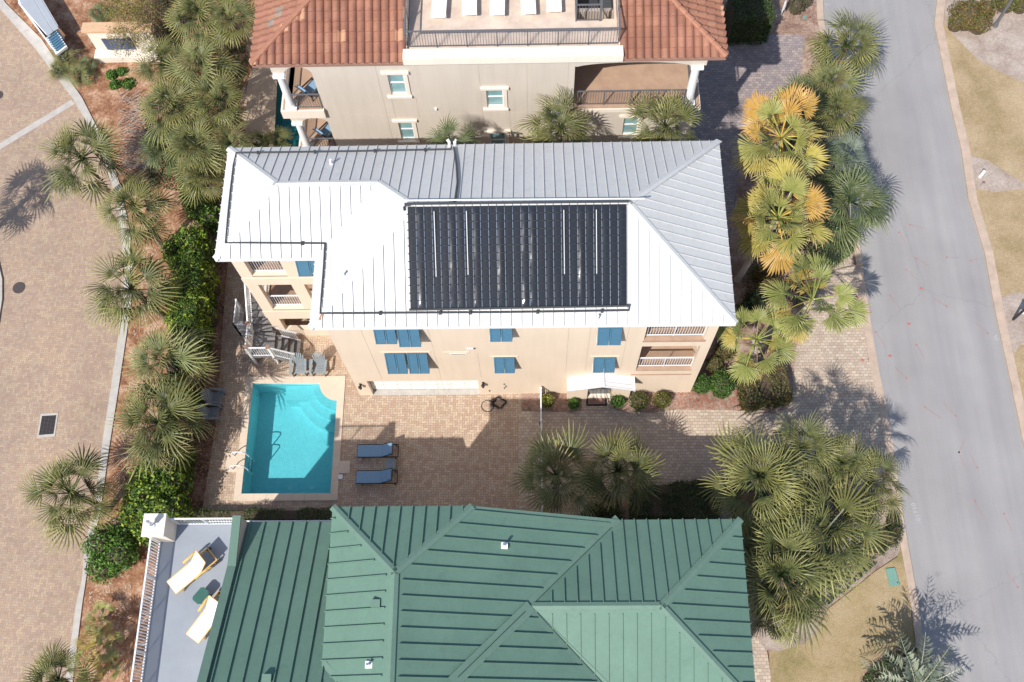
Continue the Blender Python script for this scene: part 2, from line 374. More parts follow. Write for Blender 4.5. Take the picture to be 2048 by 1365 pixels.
# ================================================================ SETTING: the ground
def sheet(name, pts, z, mat, holes=(), thick=.12, kind='structure'):
    o = MB().prism([(p[0], p[1]) for p in pts], z-thick, z, [[(q[0], q[1]) for q in h] for h in holes]).build(name, mat)
    return tag(o, kind=kind)
PX0, PX1, PY0, PY1 = -14.03, -9.76, 10.83, 16.41        # the pool's inner edge
POOLHOLE = [(PX0-.02, PY0-.02), (PX1+.02, PY0-.02), (PX1+.02, PY1+.02), (PX0-.02, PY1+.02)]
NP = [at(546, 330), at(640, 330), at(640, 130), at(556, 130)]   # the neighbours' narrow pool
NPH = [(p.x, p.y) for p in NP]
g = sheet('ground', [(-500, -500), (500, -500), (500, 500), (-500, 500)], -.03, 'mulch', [POOLHOLE, NPH], thick=.2)
CURB_IN = [(-70, -80), (0, 18), (70, 97), (120, 164), (147, 199), (173, 243), (205, 310), (228, 380), (243, 460), (250, 540), (248, 610), (239, 667), (224, 772), (206, 887), (190, 1020), (171, 1093), (165, 1165), (154, 1208), (139, 1316), (125, 1420)]
CURB_OUT = [(-40, -90), (12, 8), (84, 80), (135, 155), (165, 197), (196, 258), (222, 315), (244, 380), (260, 460), (266, 540), (263, 610), (255, 667), (239, 775), (220, 896), (203, 1020), (186, 1093), (176, 1144), (166, 1210), (154, 1307), (140, 1420)]
ci, co = ats(CURB_IN), ats(CURB_OUT)
tag(sheet('brick_plaza_road', [(-60, 60), *[(p.x, p.y) for p in ci], (-25, -20), (-60, -20)], 0, 'plaza'))
sheet('plaza_kerb', [*[(p.x, p.y) for p in ci], *[(p.x, p.y) for p in reversed(co)]], .10, 'concrete', thick=.3)
sheet('pine_straw_bed', [(-30, 55), *[(p.x, p.y) for p in co], *[(p.x, p.y) for p in ats([(420, 1420), (372, 1040), (405, 560), (445, 240), (505, 140), (520, -80)])]], .04, 'straw')
# concrete drain strip across the plaza, pale kerb of the island at the left edge
sheet('drain_strip', ats([(-30, 305), (143, 200), (150, 208), (-30, 318)]), .008, 'concrete', thick=.03)
isl = ats([(-60, 420), (-8, 500), (6, 560), (6, 600), (-2, 650), (-60, 700)]); sheet('island_kerb', isl, .10, 'concrete', thick=.2)
# asphalt road with its kerbs
RL = [(1640, -120), (1645, 0), (1647, 40), (1668, 150), (1690, 280), (1708, 420), (1725, 531), (1740, 636), (1757, 737), (1774, 815), (1785, 880), (1792, 940), (1802, 1013), (1815, 1090), (1827, 1159), (1836, 1209), (1846, 1290), (1866, 1440)]
RR = [(1900, -120), (1873, 0), (1868, 50), (1885, 134), (1903, 223), (1921, 297), (1936, 400), (1968, 506), (1990, 627), (2022, 773), (2048, 900), (2130, 1250), (2180, 1440)]
rl, rr = ats(RL), ats(RR)
sheet('asphalt_road', [*rl, *reversed(rr)], 0, 'asphalt')
def offs(pts, d): return [(x+d, y) for x, y in pts]
def kerb(name, inner, outer, z): return sheet(name, [*ats(inner), *reversed(ats(outer))], z, 'kerb_pink', thick=.3)
kerb('road_kerb', RL[11:], [(x-15, y) for x, y in RL[11:]], .09)
kerb('road_kerb', RR, offs(RR, 17), .09)
kerb('driveway_apron', RL[6:12], [(x-16, y) for x, y in RL[6:12]], .012)
kerb('road_kerb', RL[:7], offs(RL[:7], -13), .09)
sheet('lawn', [*ats(offs(RR, 17)), (120, -20), (120, 80)], .03, 'lawn')
sheet('sandy_bed', ats([(1893, -120), (1888, 45), (1905, 70), (1955, 120), (2010, 150), (2060, 170), (2200, 180), (2200, -120)]), .045, 'sandybed')
sheet('sandy_bed', ats([(1940, 312), (1975, 322), (2010, 345), (2048, 368), (2048, 378), (1990, 385), (1950, 378)]), .045, 'sandybed')
sheet('sandy_bed', ats([(1998, 598), (2030, 585), (2120, 600), (2120, 690), (2040, 690), (2020, 720), (2012, 668)]), .045, 'sandybed')
# the paved courts
court = ats([(400, 1030), (420, 850), (445, 560), (470, 470), (760, 460), (1420, 560), (1480, 560), (1530, 640), (1700, 480), (1722, 520), (1742, 680), (1760, 815), (1776, 930), (1500, 1010), (700, 1060)])
mid = at(1038, 900).x
sheet('brick_court', [p for p in ats([(398, 1030), (420, 850), (440, 560), (465, 470), (900, 470)])]+[Vector((mid, 19, 0)), Vector((mid, 8.2, 0))], 0, 'court', [POOLHOLE])
sheet('brick_driveway', [Vector((mid, 8.2, 0)), Vector((mid, 19, 0)), *ats([(1420, 600), (1530, 600), (1600, 510), (1700, 480), (1709, 531), (1724, 636), (1741, 737), (1758, 815), (1769, 880), (1776, 940), (1500, 1010)])], 0, 'drive')
sheet('side_driveway', ats([(1400, 66), (1605, 70), (1620, 90), (1590, 200), (1510, 330), (1490, 560), (1380, 620), (1380, 66)]), 0, 'cobble')
sheet('planting_bed', ats([(1605, -100), (1632, 0), (1634, 40), (1655, 150), (1677, 280), (1695, 420), (1706, 500), (1690, 512), (1668, 540), (1615, 620), (1590, 700), (1585, 790), (1575, 818), (1545, 828), (1500, 822), (1353, 819), (1314, 825), (1255, 825), (1222, 817), (1222, 790), (1380, 780), (1450, 560), (1480, 330), (1600, 150), (1612, 66), (1450, 62), (1440, -100)]), .035, 'mulch')
sheet('planting_bed', ats([(1043, 800), (1043, 821), (1144, 825), (1162, 820), (1163, 785), (1043, 785)]), .035, 'mulch')
sheet('entry_path', [(at(1163, 800).x, 14.9), (at(1221, 800).x, 14.9), (at(1221, 800).x, 16.4), (at(1163, 800).x, 16.4)], .03, 'drive')
sheet('planting_bed', ats([(1150, 1040), (1180, 1010), (1260, 978), (1400, 965), (1460, 930), (1560, 905), (1700, 930), (1782, 965), (1802, 1090), (1795, 1112), (1750, 1140), (1700, 1180), (1655, 1215), (1640, 1240), (1500, 1250), (1400, 1100), (1150, 1080)]), .035, 'greybed')
sheet('side_lawn', ats([(1801, 1092), (1813, 1160), (1822, 1210), (1834, 1300), (1852, 1440), (1540, 1440), (1538, 1303), (1600, 1290), (1640, 1250), (1655, 1219), (1700, 1184), (1752, 1142), (1795, 1114)]), .04, 'lawn2')
sheet('mulch_crescent', ats([(1490, 1235), (1640, 1235), (1636, 1262), (1610, 1288), (1560, 1302), (1515, 1302), (1490, 1270)]), .055, 'greybed')
sheet('brick_path', ats([(1500, 1270), (1518, 1280), (1534, 1305), (1541, 1350), (1543, 1440), (1490, 1440)]), .06, 'drive')
sheet('curved_bed', ats([(1708, 1440), (1715, 1365), (1740, 1325), (1780, 1300), (1836, 1292), (1852, 1365), (1858, 1440)]), .06, 'mulch')
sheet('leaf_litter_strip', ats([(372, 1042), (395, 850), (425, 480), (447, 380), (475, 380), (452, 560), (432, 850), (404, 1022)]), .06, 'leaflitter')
sheet('side_pool_deck', ats([(470, 340), (485, 230), (503, 130), (520, 30), (640, 30), (660, 340)]), .02, 'deckstone', [NPH])
# road markings: survey marks sprayed on the asphalt
MARKS = [(1762,395,1790,420),(1798,465,1812,487),(1812,540,1835,560),(1736,595,1742,625),(1780,592,1802,620),(1752,665,1772,695),(1790,735,1813,757),(1820,450,1850,458),(1832,517,1858,532),(1867,597,1893,613),(1893,515,1920,516),(1942,522,1956,518),(1950,646,1975,667),(1833,690,1850,718),(1850,815,1884,838),(1889,808,1911,832),(1918,905,1931,877),(1918,905,1930,936),(1940,910,1955,936),(1950,1003,1967,1037),(2008,1028,2023,1062),(2013,1145,2036,1175),(1740,860,1750,880)]
mb = MB()
for k, (x0, y0, x1, y1) in enumerate(MARKS):
    a, b = at(x0, y0, .006), at(x1, y1, .006); d = (b-a); sdv = Vector((-d.y, d.x, 0)).normalized()*.007
    mb.add([a-sdv, b-sdv, b+sdv, a+sdv], [(0, 1, 2, 3)])
    e = a if k % 3 else b; mb.add([e+Vector((math.cos(t)*.045, math.sin(t)*.045, .003)) for t in [i*math.pi/4 for i in range(8)]], [tuple(range(8))])
for x, y in ((1842, 577), (1818, 648), (1780, 712), (1725, 720), (1738, 718), (1715, 595)):
    e = at(x, y, .006); mb.add([e+Vector((math.cos(t)*.09*random.Random(i).uniform(.7, 1.2), math.sin(t)*.075, .002)) for i, t in enumerate([i*math.pi/5 for i in range(10)])], [tuple(range(10))])
tag(mb.build('road_marking', 'redpaint'), kind='structure')
mb = MB()   # faint white crew scribbles
def scribble(cx, cy, pts, s, rot):
    for i in range(len(pts)-1):
        if pts[i] is None or pts[i+1] is None: continue
        P_ = []
        for q in (pts[i], pts[i+1]):
            x, y = q; xr = x*math.cos(rot)-y*math.sin(rot); yr = x*math.sin(rot)+y*math.cos(rot); P_.append(Vector((cx+xr*s, cy+yr*s, .006)))
        d = P_[1]-P_[0]; n_ = Vector((-d.y, d.x, 0)).normalized()*.016; mb.add([P_[0]-n_, P_[1]-n_, P_[1]+n_, P_[0]+n_], [(0, 1, 2, 3)])
D6 = [(.6, 1), (0, .6), (0, 0), (.6, 0), (.6, .5), (0, .5)]; D0 = [(0, 0), (.6, 0), (.6, 1), (0, 1), (0, 0)]; D4 = [(.1, 1), (0, .4), (.6, .4), None, (.5, .8), (.5, 0)]
D5 = [(.6, 1), (0, 1), (0, .55), (.6, .5), (.6, 0), (0, 0)]; D7 = [(0, 1), (.6, 1), (.2, 0)]
for px, py, ds, s, rot in ((1823, 1008, (D0, D5, D6, D7, D0, D4), .16, R(-82)), (1651, 14, (D7, D4), .2, R(10)), (1736, 578, (D4, D7), .2, R(-80)), (1990, 680, (D6,), .25, R(0))):
    c = at(px, py)
    for q, dg in enumerate(ds):
        scribble(c.x+math.cos(rot)*q*s*1.1, c.y+math.sin(rot)*q*s*1.1, dg, s, rot)
tag(mb.build('road_marking', 'whitechalk'), kind='structure')
# ================================================================ the yellow house
def seams(mb, poly, u, spacing, w_=.028, h_=.045, inset=.0, phase=0.0, eave=None, vin=.26):
    """standing seams on the sloping polygon: ribs run along the slope, spaced along the horizontal direction u"""
    poly = [Vector(p) for p in poly]; n = (poly[1]-poly[0]).cross(poly[2]-poly[0]).normalized()
    if n.z < 0: n = -n
    u = Vector(u).normalized(); v = n.cross(u).normalized()
    if v.z < 0: v = -v
    o = poly[0]; P2 = [((p-o).dot(u), (p-o).dot(v)) for p in poly]
    us = [p[0] for p in P2]; k = math.ceil((min(us)-phase)/spacing)
    while k*spacing+phase < max(us):
        a = k*spacing+phase; k += 1; cr = []
        for i in range(len(P2)):
            (x0, y0), (x1, y1) = P2[i], P2[(i+1) % len(P2)]
            if (x0-a)*(x1-a) < 0: cr.append(y0+(y1-y0)*(a-x0)/(x1-x0))
        if len(cr) < 2: continue
        lo, hi = min(cr), max(cr)-inset
        if eave is not None and (o+u*a+v*lo).z > eave+.12: lo += vin
        if hi-lo < .15: continue
        A, B = o+u*a+v*lo, o+u*a+v*hi
        mb.beam(A+n*h_/2, B+n*h_/2, w_, h_, up=n)
def slopes(mb, polys, t=.14):
    for poly in polys:
        k = len(poly); vs = [Vector(p) for p in poly]+[Vector(p)-Vector((0, 0, t)) for p in poly]
        fs = [tuple(range(k)), tuple(range(k, 2*k))[::-1]]+[(i, (i+1) % k, k+(i+1) % k, k+i) for i in range(k)]
        mb.add(vs, fs)
def capline(mb, a, b, zf, w_=.15, lift=.035):
    a, b = Vector(a), Vector(b); d = Vector((b.x-a.x, b.y-a.y, 0)).normalized(); h = Vector((-d.y, d.x, 0)); vs = []
    for q in (a, b):
        for s in (-1, 0, 1):
            p = q+h*(w_*s); vs.append(Vector((p.x, p.y, zf(p.x, p.y)+lift)))
    vs += [p-Vector((0, 0, .05)) for p in vs]
    mb.add(vs, [(0, 1, 4, 3), (1, 2, 5, 4), (0, 3, 9, 6), (2, 8, 11, 5), (0, 6, 7, 1), (1, 7, 8, 2), (3, 4, 10, 9), (4, 5, 11, 10)])
YE, YP = 9.4, .53
yN, yS, xW, xE, xWW, yWS = 24.05, 15.43, -9.1, 8.12, -13.33, 18.6
hd = (yN-yS)/2; hw = (yN-yWS)/2
def zY(x, y):
    m_ = min(yN-y, y-yS, x-xW, xE-x); v = min(yN-y, y-yWS, x-xWW)
    return YE+YP*max(m_, v)
def z3_(x, y, z): return Vector((x, y, z))
e = YE; zr = YE+YP*hd; zw = YE+YP*hw
NW, NE, SE_, SW = z3_(xWW, yN, e), z3_(xE, yN, e), z3_(xE, yS, e), z3_(xW, yS, e)
WSW, IN = z3_(xWW, yWS, e), z3_(xW, yWS, e)
RW, RE = z3_(xW+hd, yS+hd, zr), z3_(xE-hd, yS+hd, zr)
WRW, WRE = z3_(xWW+hw, yWS+hw, zw), z3_(xW+hw, yWS+hw, zw)
YH = thing('yellow_house', (-2, 20, 0), 'peach stucco three storey house with silver standing seam metal roof and blue shutters', 'house')
pN = [NW, NE, RE, RW, WRE, WRW]; pS = [SW, SE_, RE, RW]; pE = [SE_, NE, RE]; pWm = [SW, RW, WRE, IN]; pWS = [WSW, IN, WRE, WRW]; pWW = [WSW, WRW, NW]
mb = MB(); slopes(mb, [pN, pS, pE, pWm, pWS, pWW])
SPY = .425
seams(mb, pN, (1, 0, 0), SPY, inset=.12, phase=.2, h_=.042, w_=.022); seams(mb, pS, (1, 0, 0), SPY, inset=.12, phase=.1, w_=.026, h_=.06)
seams(mb, pE, (0, 1, 0), SPY, inset=.12, w_=.02, h_=.035); seams(mb, pWm, (0, 1, 0), SPY, inset=.12, phase=.3, w_=.026, h_=.06)
seams(mb, pWS, (1, 0, 0), SPY, inset=.12, phase=.25, w_=.026, h_=.06); seams(mb, pWW, (0, 1, 0), SPY, inset=.12, w_=.026, h_=.06)
roofY = mb.build('roof', 'silver', YH)
mb = MB()
for a, b in ((NE, RE), (SE_, RE), (SW, RW), (RW, RE), (RW, WRE), (WRE, WRW), (WRW, NW), (WRW, WSW)): capline(mb, a, b, zY)
mb.build('ridge_cap', 'silver', roofY)
mb = MB(); capline(mb, IN, WRE, zY, .16, .012); mb.build('valley_flashing', 'silver', roofY)
mb = MB()                                     # fascia boards
for a, b in ((SW, SE_), (SE_, NE), (NE, NW), (NW, WSW), (WSW, IN), (IN, SW)):
    mb.beam(a-Vector((0, 0, .16)), b-Vector((0, 0, .16)), .03, .16)
mb.build('fascia', 'white', roofY)
mb = MB(); q = [hit(x, y, zY, .045) for x, y in ((636, 640), (642, 628), (649, 628), (643, 641))]; mb.add(q, [(0, 1, 2, 3)]); mb.build('rust_patch', 'tanks', roofY)
TH = .25; SYW = 15.75; XL, XR = -8.62, 7.64; TY = 18.98; TX = -12.96; NY = 23.7
# south wall of the main block with the garage opening, window openings and east loggias
G0, G1, GZ = -7.98, -2.68, 2.05
outer = rect(XL, XR, -.1, 9.28)
WIN = [(-6.5, -5.75, 4.35, 5.6), (-5.55, -4.8, 4.35, 5.6), (-6.5, -5.75, 7.6, 8.9), (-5.55, -4.8, 7.6, 8.9), (-1.75, -.95, 4.1, 5.0), (-1.75, -.95, 7.7, 8.9), (2.72, 3.55, 4.0, 4.85), (2.72, 3.55, 7.4, 8.35)]
mb = MB(); mb.wall([(XL, -.1), (G0, -.1), (G0, GZ), (G1, GZ), (G1, -.1), (XR, -.1), (XR, 9.28), (XL, 9.28)], SYW, SYW+TH, [rect(*w4) for w4 in WIN]+[rect(4.68, 7.22, 3.22, 6.18), rect(4.68, 7.22, 6.95, 9.05)])
# other walls
mb.box(XL, XL+TH, SYW+TH+.002, TY, -.1, 9.28)
mb.wall(rect(SYW+TH+.002, NY-TH, -.1, 9.28), XR-TH, XR, [rect(16.25, 18.0, 4.2, 6.1), rect(16.25, 18.0, 7.9, 9.0)], axis='x')
mb.box(TX, XR, NY-TH, NY, -.1, 9.28)
mb.wall([(TX, -.1), (XL-.002, -.1), (XL-.002, 9.28), (TX, 9.28)], TY, TY+TH,
        [rect(-12.43, -10.86, 6.98, 9.02), rect(-12.43, -10.92, 3.3, 6.02), rect(-10.35, -9.3, 3.3, 6.02), rect(-12.43, -9.4, .75, 2.15), rect(-10.1, -9.1, 7.0, 8.6)])
mb.wall(rect(TY+TH+.002, NY-TH-.002, -.1, 9.28), TX, TX+TH, [rect(19.6, 21.6, 6.98, 8.9), rect(19.6, 21.6, 3.3, 5.9), rect(19.6, 21.2, .75, 2.15)], axis='x')
wallY = mb.build('wall', 'peach', YH)
mb = MB()                                     # floor slabs and loggia back walls
mb.box(XL+TH, XR-TH, SYW+TH, NY-TH, 3.0, 3.18); mb.box(TX+TH, XL-.002, TY+TH, NY-TH, 3.0, 3.18); mb.box(TX+TH+.002, XL, TY+TH, NY-TH-.01, 6.72, 6.9)
mb.box(XL+TH, XR-TH, SYW+TH, NY-TH-.01, 6.72, 6.88)
fl = mb.build('balcony_floor', 'tanfloor', YH)
mb = MB()
for z0, z1 in ((3.19, 6.7), (6.91, 9.2)):
    mb.box(4.4, 4.62, SYW+TH+.01, 18.4, z0, z1); mb.box(4.63, XR-TH-.01, 18.2, 18.4, z0, z1)
    mb.box(TX+TH+.01, XL-.01, 22.0, 22.2, z0, z1)
mb.box(TX+TH+.01, XL-.01, 20.6, 20.8, 0, 2.9)
mb.build('inner_wall', 'peach', YH)
mb = MB()                                     # white slab edges along the loggias
mb.box(4.68, 7.24, SYW-.03, SYW+.55, 6.90, 6.955); mb.box(4.68, 7.24, SYW-.03, SYW+.55, 3.18, 3.23); mb.box(4.64, 7.3, SYW-.05, SYW-.003, 6.78, 6.9)
mb.box(4.5, 7.3, SYW-.04, SYW-.003, 2.62, 2.7)
mb.box(-12.43, -10.88, TY-.03, TY+.5, 6.92, 6.975); mb.box(-12.43, -9.3, TY-.03, TY+.5, 3.24, 3.295)
mb.build('ledge', 'tanfloor', YH)
mb = MB()                                     # pale plaster band on the wing
mb.box(TX-.03, XL-.01, TY-.035, TY-.003, 2.35, 3.1); mb.box(TX-.03, XL-.01, TY-.035, TY-.003, 6.1, 6.75)
mb.build('string_course', 'peach', YH)
def railing(mb, a, b, h=1.05, gap=.11, r_=.018, post=.05, posts=True, base=.08, diag=False):
    a, b = Vector(a), Vector(b); L = (b-a).length; up = Vector((0, 0, 1))
    mb.beam(a+up*h, b+up*h, .06, .05); mb.beam(a+up*base, b+up*base, .045, .04)
    n = max(1, int(L/gap))
    for i in range(1, n):
        p = a.lerp(b, i/n); mb.beam(p+up*base, p+up*h, r_, r_)
    if posts:
        k = max(1, round(L/1.35))
        for i in range(k+1):
            p = a.lerp(b, i/k); mb.beam(p, p+up*(h+.02), post, post)
def railpart(name, mat, parent, segs, **k):
    mb = MB()
    for a, b in segs: railing(mb, a, b, **k)
    return mb.build(name, mat, parent)
railpart('railing', 'whitemetal', YH, [((4.7, 15.93, 6.98), (7.2, 15.93, 6.98))])
railpart('railing', 'whitemetal', YH, [((4.7, 15.93, 3.25), (7.2, 15.93, 3.25))])
railpart('railing', 'whitemetal', YH, [((7.5, 16.25, 6.9), (7.5, 18.0, 6.9))])
railpart('railing', 'whitemetal', YH, [((7.5, 16.25, 3.22), (7.5, 18.0, 3.22))])
for z in (6.98, 3.3):
    railpart('railing', 'whitemetal', YH, [((-12.42, 19.2, z), (-10.88, 19.2, z))]); railpart('railing', 'whitemetal', YH, [((TX+.12, 19.6, z), (TX+.12, 21.6, z))])
railpart('railing', 'whitemetal', YH, [((-10.34, 19.2, 3.3), (-9.3, 19.2, 3.3))])
# panes, shutters, garage door, lamps
for x0, x1, z0, z1 in WIN:
    f = MB().wall(rect(x0, x1, z0, z1), SYW+.10, SYW+.16, [rect(x0+.05, (x0+x1)/2-.02, z0+.05, z1-.05), rect((x0+x1)/2+.02, x1-.05, z0+.05, z1-.05)]).build('window', 'white', YH)
    MB().box(x0+.04, x1-.04, SYW+.125, SYW+.135, z0+.04, z1-.04).build('pane', 'darkglass', f)
def shutter(x0, x1, zt, zb, d, Y=SYW, side=True):
    mb = MB(); m_ = (x0+x1)/2
    for a, b in ((x0, m_-.008), (m_+.008, x1)):
        T, B = Vector(((a+b)/2, Y-.04, zt)), Vector(((a+b)/2, Y-d, zb))
        mb.beam(T, B, b-a, .035, up=Vector((0, -1, .3)))
        for s in (a+.03, b-.03): mb.beam(Vector((s, Y-.04-.02, zt+.015)), Vector((s, Y-d-.02, zb+.015)), .05, .035, up=Vector((0, -1, .3)))
        for q in (0.02, .98):
            c = T.lerp(B, q)+Vector((0, -.02, .015)); mb.beam(c-Vector(((b-a)/2, 0, 0)), c+Vector(((b-a)/2, 0, 0)), .035, .06)
        L = (B-T).length; n = int(L/.09)
        for i in range(1, n):
            c = T.lerp(B, i/n)+Vector((0, -.014, .008)); mb.beam(c-Vector(((b-a)/2-.05, 0, 0)), c+Vector(((b-a)/2-.05, 0, 0)), .02, .03)
    sh = mb.build('shutter', 'blue', YH)
    mb = MB()
    for s in (x0-.01, x1+.01): mb.beam((s, Y, zb+.1), (s, Y-d+.03, zb+.12), .02, .02)
    mb.build('stay', 'white', sh)
    return sh
for a in ((-6.62, -5.72, 8.95, 7.85, .42), (-5.66, -4.74, 8.95, 7.62, .47), (-6.6, -5.7, 5.72, 4.38, .48), (-5.62, -4.72, 5.72, 4.38, .48),
          (-1.83, -.90, 8.9, 7.95, .40), (-1.80, -.88, 5.07, 4.12, .40), (2.65, 3.64, 8.45, 7.38, .38), (2.65, 3.62, 4.95, 4.02, .38)): shutter(*a)
shutter(-10.15, -9.05, 8.7, 7.75, .42, Y=TY)
mb = MB()                                     # slightly raised plaster surrounds and vertical control joints
for x0, x1, z in ((-6.75, -4.55, 5.78), (-6.75, -4.55, 9.02), (-1.95, -.72, 5.13), (2.5, 3.8, 5.02), (2.5, 3.8, 8.55)): mb.box(x0, x1, SYW-.035, SYW-.003, z, z+.09)
mb.box(-4.0, -2.85, SYW-.035, SYW-.003, 5.72, 5.8)
mb.build('window_surround', 'peach', YH)
mb = MB(); mb.box(-3.72, -2.98, SYW-.03, SYW-.004, 5.5, 5.62); v_ = mb.build('wall_vent', 'white', YH)
mb = MB()
for x, z0, z1 in ((-4.4, .1, 9.1), (-2.5, 2.4, 5.6), (1.45, 2.6, 9.1), (2.35, 3.2, 8.9), (3.95, 3.2, 8.9), (-7.2, 2.3, 9.1)): mb.box(x-.006, x+.006, SYW-.006, SYW-.001, z0, z1)
mb.build('control_joint', 'taupe', YH)
mb = MB(); mb.box(-3.66, -3.04, SYW-.036, SYW-.031, 5.54, 5.58); mb.build('slot', 'black', v_)
gd = MB()
for i in range(4):
    gd.box(G0+.01, G1-.01, SYW+.28+.002*i, SYW+.33, .02+i*.52, .02+i*.52+.50)
    for j in range(8):
        a = G0+.12+j*.655; gd.box(a, a+.5, SYW+.262, SYW+.279, .12+i*.52, .12+i*.52+.3)
gdo = gd.build('garage_door', 'clean_white', YH)
MB().box(G0-.02, G1+.02, SYW+.35, SYW+.5, 0, 2.3).build('door_backing', 'clean_white', gdo)
MB().box(G0+.02, G1-.02, SYW-.02, SYW+.26, .01, .016).build('threshold', 'concrete', YH)
for x, z in ((-8.34, 1.62), (-2.45, 1.68)):
    mb = MB(); mb.box(x-.05, x+.05, SYW-.04, SYW-.003, z-.12, z+.12); mb.beam((x, SYW-.02, z+.1), (x, SYW-.16, z+.12), .03, .03)
    mb.cyl((x, SYW-.18, z-.15), .06, .22, 6, .085); mb.cyl((x, SYW-.18, z+.07), .10, .06, 6, .02); mb.build('wall_lamp', 'black', YH)
mb = MB()
for x, z in ((-1.45, 1.5), (-1.38, 1.2), (-1.45, .95), (-2.2, .55), (-2.6, 6.2)): mb.box(x-.03, x+.03, SYW-.05, SYW-.003, z-.04, z+.04)
mb.build('hose_tap', 'darkgrey', YH)
MB().box(-2.95, -2.65, SYW-.03, SYW-.003, 6.1, 6.2).build('wall_plate', 'white', YH)
# entry: shallow porch block with gabled awning
BY = 15.42
mb = MB(); mb.wall([(1.58, 0), (2.55, 0), (2.55, 2.1), (3.72, 2.1), (3.72, 0), (4.6, 0), (4.6, 2.35), (1.58, 2.35)], BY, SYW-.004); mb.build('entry_porch_wall', 'peach', YH)
dr = MB().box(2.6, 3.68, SYW-.06, SYW-.005, .1, 2.08).build('front_door', 'darkglass', YH)
MB().box(2.56, 3.71, BY+.05, SYW-.062, .03, .10).build('doorstep', 'cream', YH)
mb = MB(); zr2, ze2 = 2.93, 2.36
for s, x1 in ((-1, 1.55), (1, 4.68)):
    xm = 3.16; a = [Vector((xm, 15.05, zr2)), Vector((x1, 15.05, ze2)), Vector((x1, SYW-.01, ze2)), Vector((xm, SYW-.01, zr2))]
    slopes(mb, [a], .09)
    for q in ((.03, 0), (.22, 0)): mb.beam(a[0]+Vector((0, q[0], .015)), a[1]+Vector((0, q[0], .015)), .05, .03)
    mb.beam(a[1]+Vector((0, 0, .01)), a[2]+Vector((0, 0, .01)), .05, .03)
mb.beam((3.16, 15.03, zr2+.02), (3.16, SYW-.01, zr2+.02), .16, .04)
aw = mb.build('entry_awning', 'whitemetal', YH)
mb = MB()
for x in (1.7, 4.5): mb.beam((x, SYW-.02, 1.95), (x, 15.15, 2.3), .06, .06)
mb.build('bracket', 'white', aw)
# plumbing vents on the roof
def roofvent(px, py, zf, parent, r_=.06, h=.35, boot='silver', flat=False):
    p = hit(px, py, zf); mb = MB()
    mb.cyl((p.x, p.y, p.z-.1), r_*1.9, .16, 14, r_*1.3); mb.cyl((p.x, p.y, p.z), r_, h, 12)
    o = mb.build('roof_vent', boot, parent)
    return o
for x, y in ((663, 328), (688, 552), (1195, 638)): roofvent(x, y, zY, YH, .055, .3, 'whitemetal')
mb = MB()
for dx in (-.12, .12):
    p = hit(905, 292, zY)+Vector((dx, 0, 0)); mb.tube([p-Vector((0, 0, .1)), p+Vector((0, 0, .3)), p+Vector((dx*.6, .08, .38))], .07, 10)
mb.build('roof_vent', 'clean_white', YH)
# ================================================================ solar pool heater on the roof (lies on it: a thing of its own)
pc = hit(1037, 515, zY)
SH = thing('solar_pool_heater', pc, 'black rubbery solar pool heating mat with pipes lying on silver roof', 'solar heater')
TL, TR, BR, BL = (hit(x, y, zY, .125) for x, y in ((815, 414), (1252, 409), (1253, 611), (821, 619)))
rng = random.Random(4)
NU, NV = 290, 60; vs = []; fs = []; ncol = 27
# bulge amplitude changes from column to column, the mats lie slack
amp = [rng.choice([.001, .002, .004, .006, .010, .015, .022])*rng.uniform(.8, 1.2) for _ in range(ncol)]; ph = [rng.uniform(0, 6.3) for _ in range(ncol)]; tilt = [0.0 for _ in range(ncol)]
for j in range(NV+1):
    for i in range(NU+1):
        u, v = i/NU, j/NV; p = TL.lerp(TR, u).lerp(BL.lerp(BR, u), v); c = min(ncol-1, int(u*ncol)); t = u*ncol-c
        edge = min(1, v*14, (1-v)*14)
        h = amp[c]*math.sin(math.pi*t)*(1+.45*math.sin(v*7+ph[c])+.12*math.sin(v*33+ph[c]*3))*edge+tilt[c]*(t-.5)*edge
        vs.append((p.x, p.y, p.z+h))
for j in range(NV):
    for i in range(NU):
        if int((i+.5)/NU*ncol) in (99,): continue
        a = j*(NU+1)+i; fs.append((a, a+1, a+NU+2, a+NU+1))
MB().add(vs, fs).build('absorber_mat', 'absorber', SH, smooth=True)
mb = MB()
for k in range(1, ncol):
    a, b = TL.lerp(TR, k/ncol), BL.lerp(BR, k/ncol); mb.tube([a+Vector((0, .08, .03)), a.lerp(b, .5)+Vector((0, 0, .04)), b+Vector((0, 0, .03))], .009, 5)
mb.build('hold_down_rod', 'steel', SH)
mb = MB()
for k in range(1, 13):
    for c in range(ncol):
        for s in (0,):
            u = c/ncol+.0; a = TL.lerp(BL, k/13).lerp(TR.lerp(BR, k/13), u); mb.box(a.x-.05, a.x+.05, a.y-.012, a.y+.012, a.z+.02, a.z+.055)
st_ = mb.build('strap_clip', 'black', SH); tag(st_, kind='stuff')
mb = MB()
for k in range(1, 13): mb.tube([TL.lerp(BL, k/13)+Vector((0, 0, .035)), TR.lerp(BR, k/13)+Vector((0, 0, .035))], .008, 4)
mb.build('cross_strap', 'black', SH)
mb = MB()
for k in (3, 7, 19, 23):                     # gaps between the mats where the bare roof shows as pale lines
    a, b = TL.lerp(TR, k/ncol+.012), BL.lerp(BR, k/ncol+.012); mb.beam(a+Vector((0, -.25, .045)), b+Vector((0, .25, .045)), .03, .02)
mb.build('gap_strip', 'silver', SH)
mb = MB(); mb.tube([TL+Vector((-.12, .1, .05)), TR+Vector((.1, .1, .05))], .05, 8); mb.tube([BL+Vector((-.05, -.03, .03)), BR+Vector((.12, -.03, .03))], .05, 8); mb.build('header_pipe', 'pipe', SH)
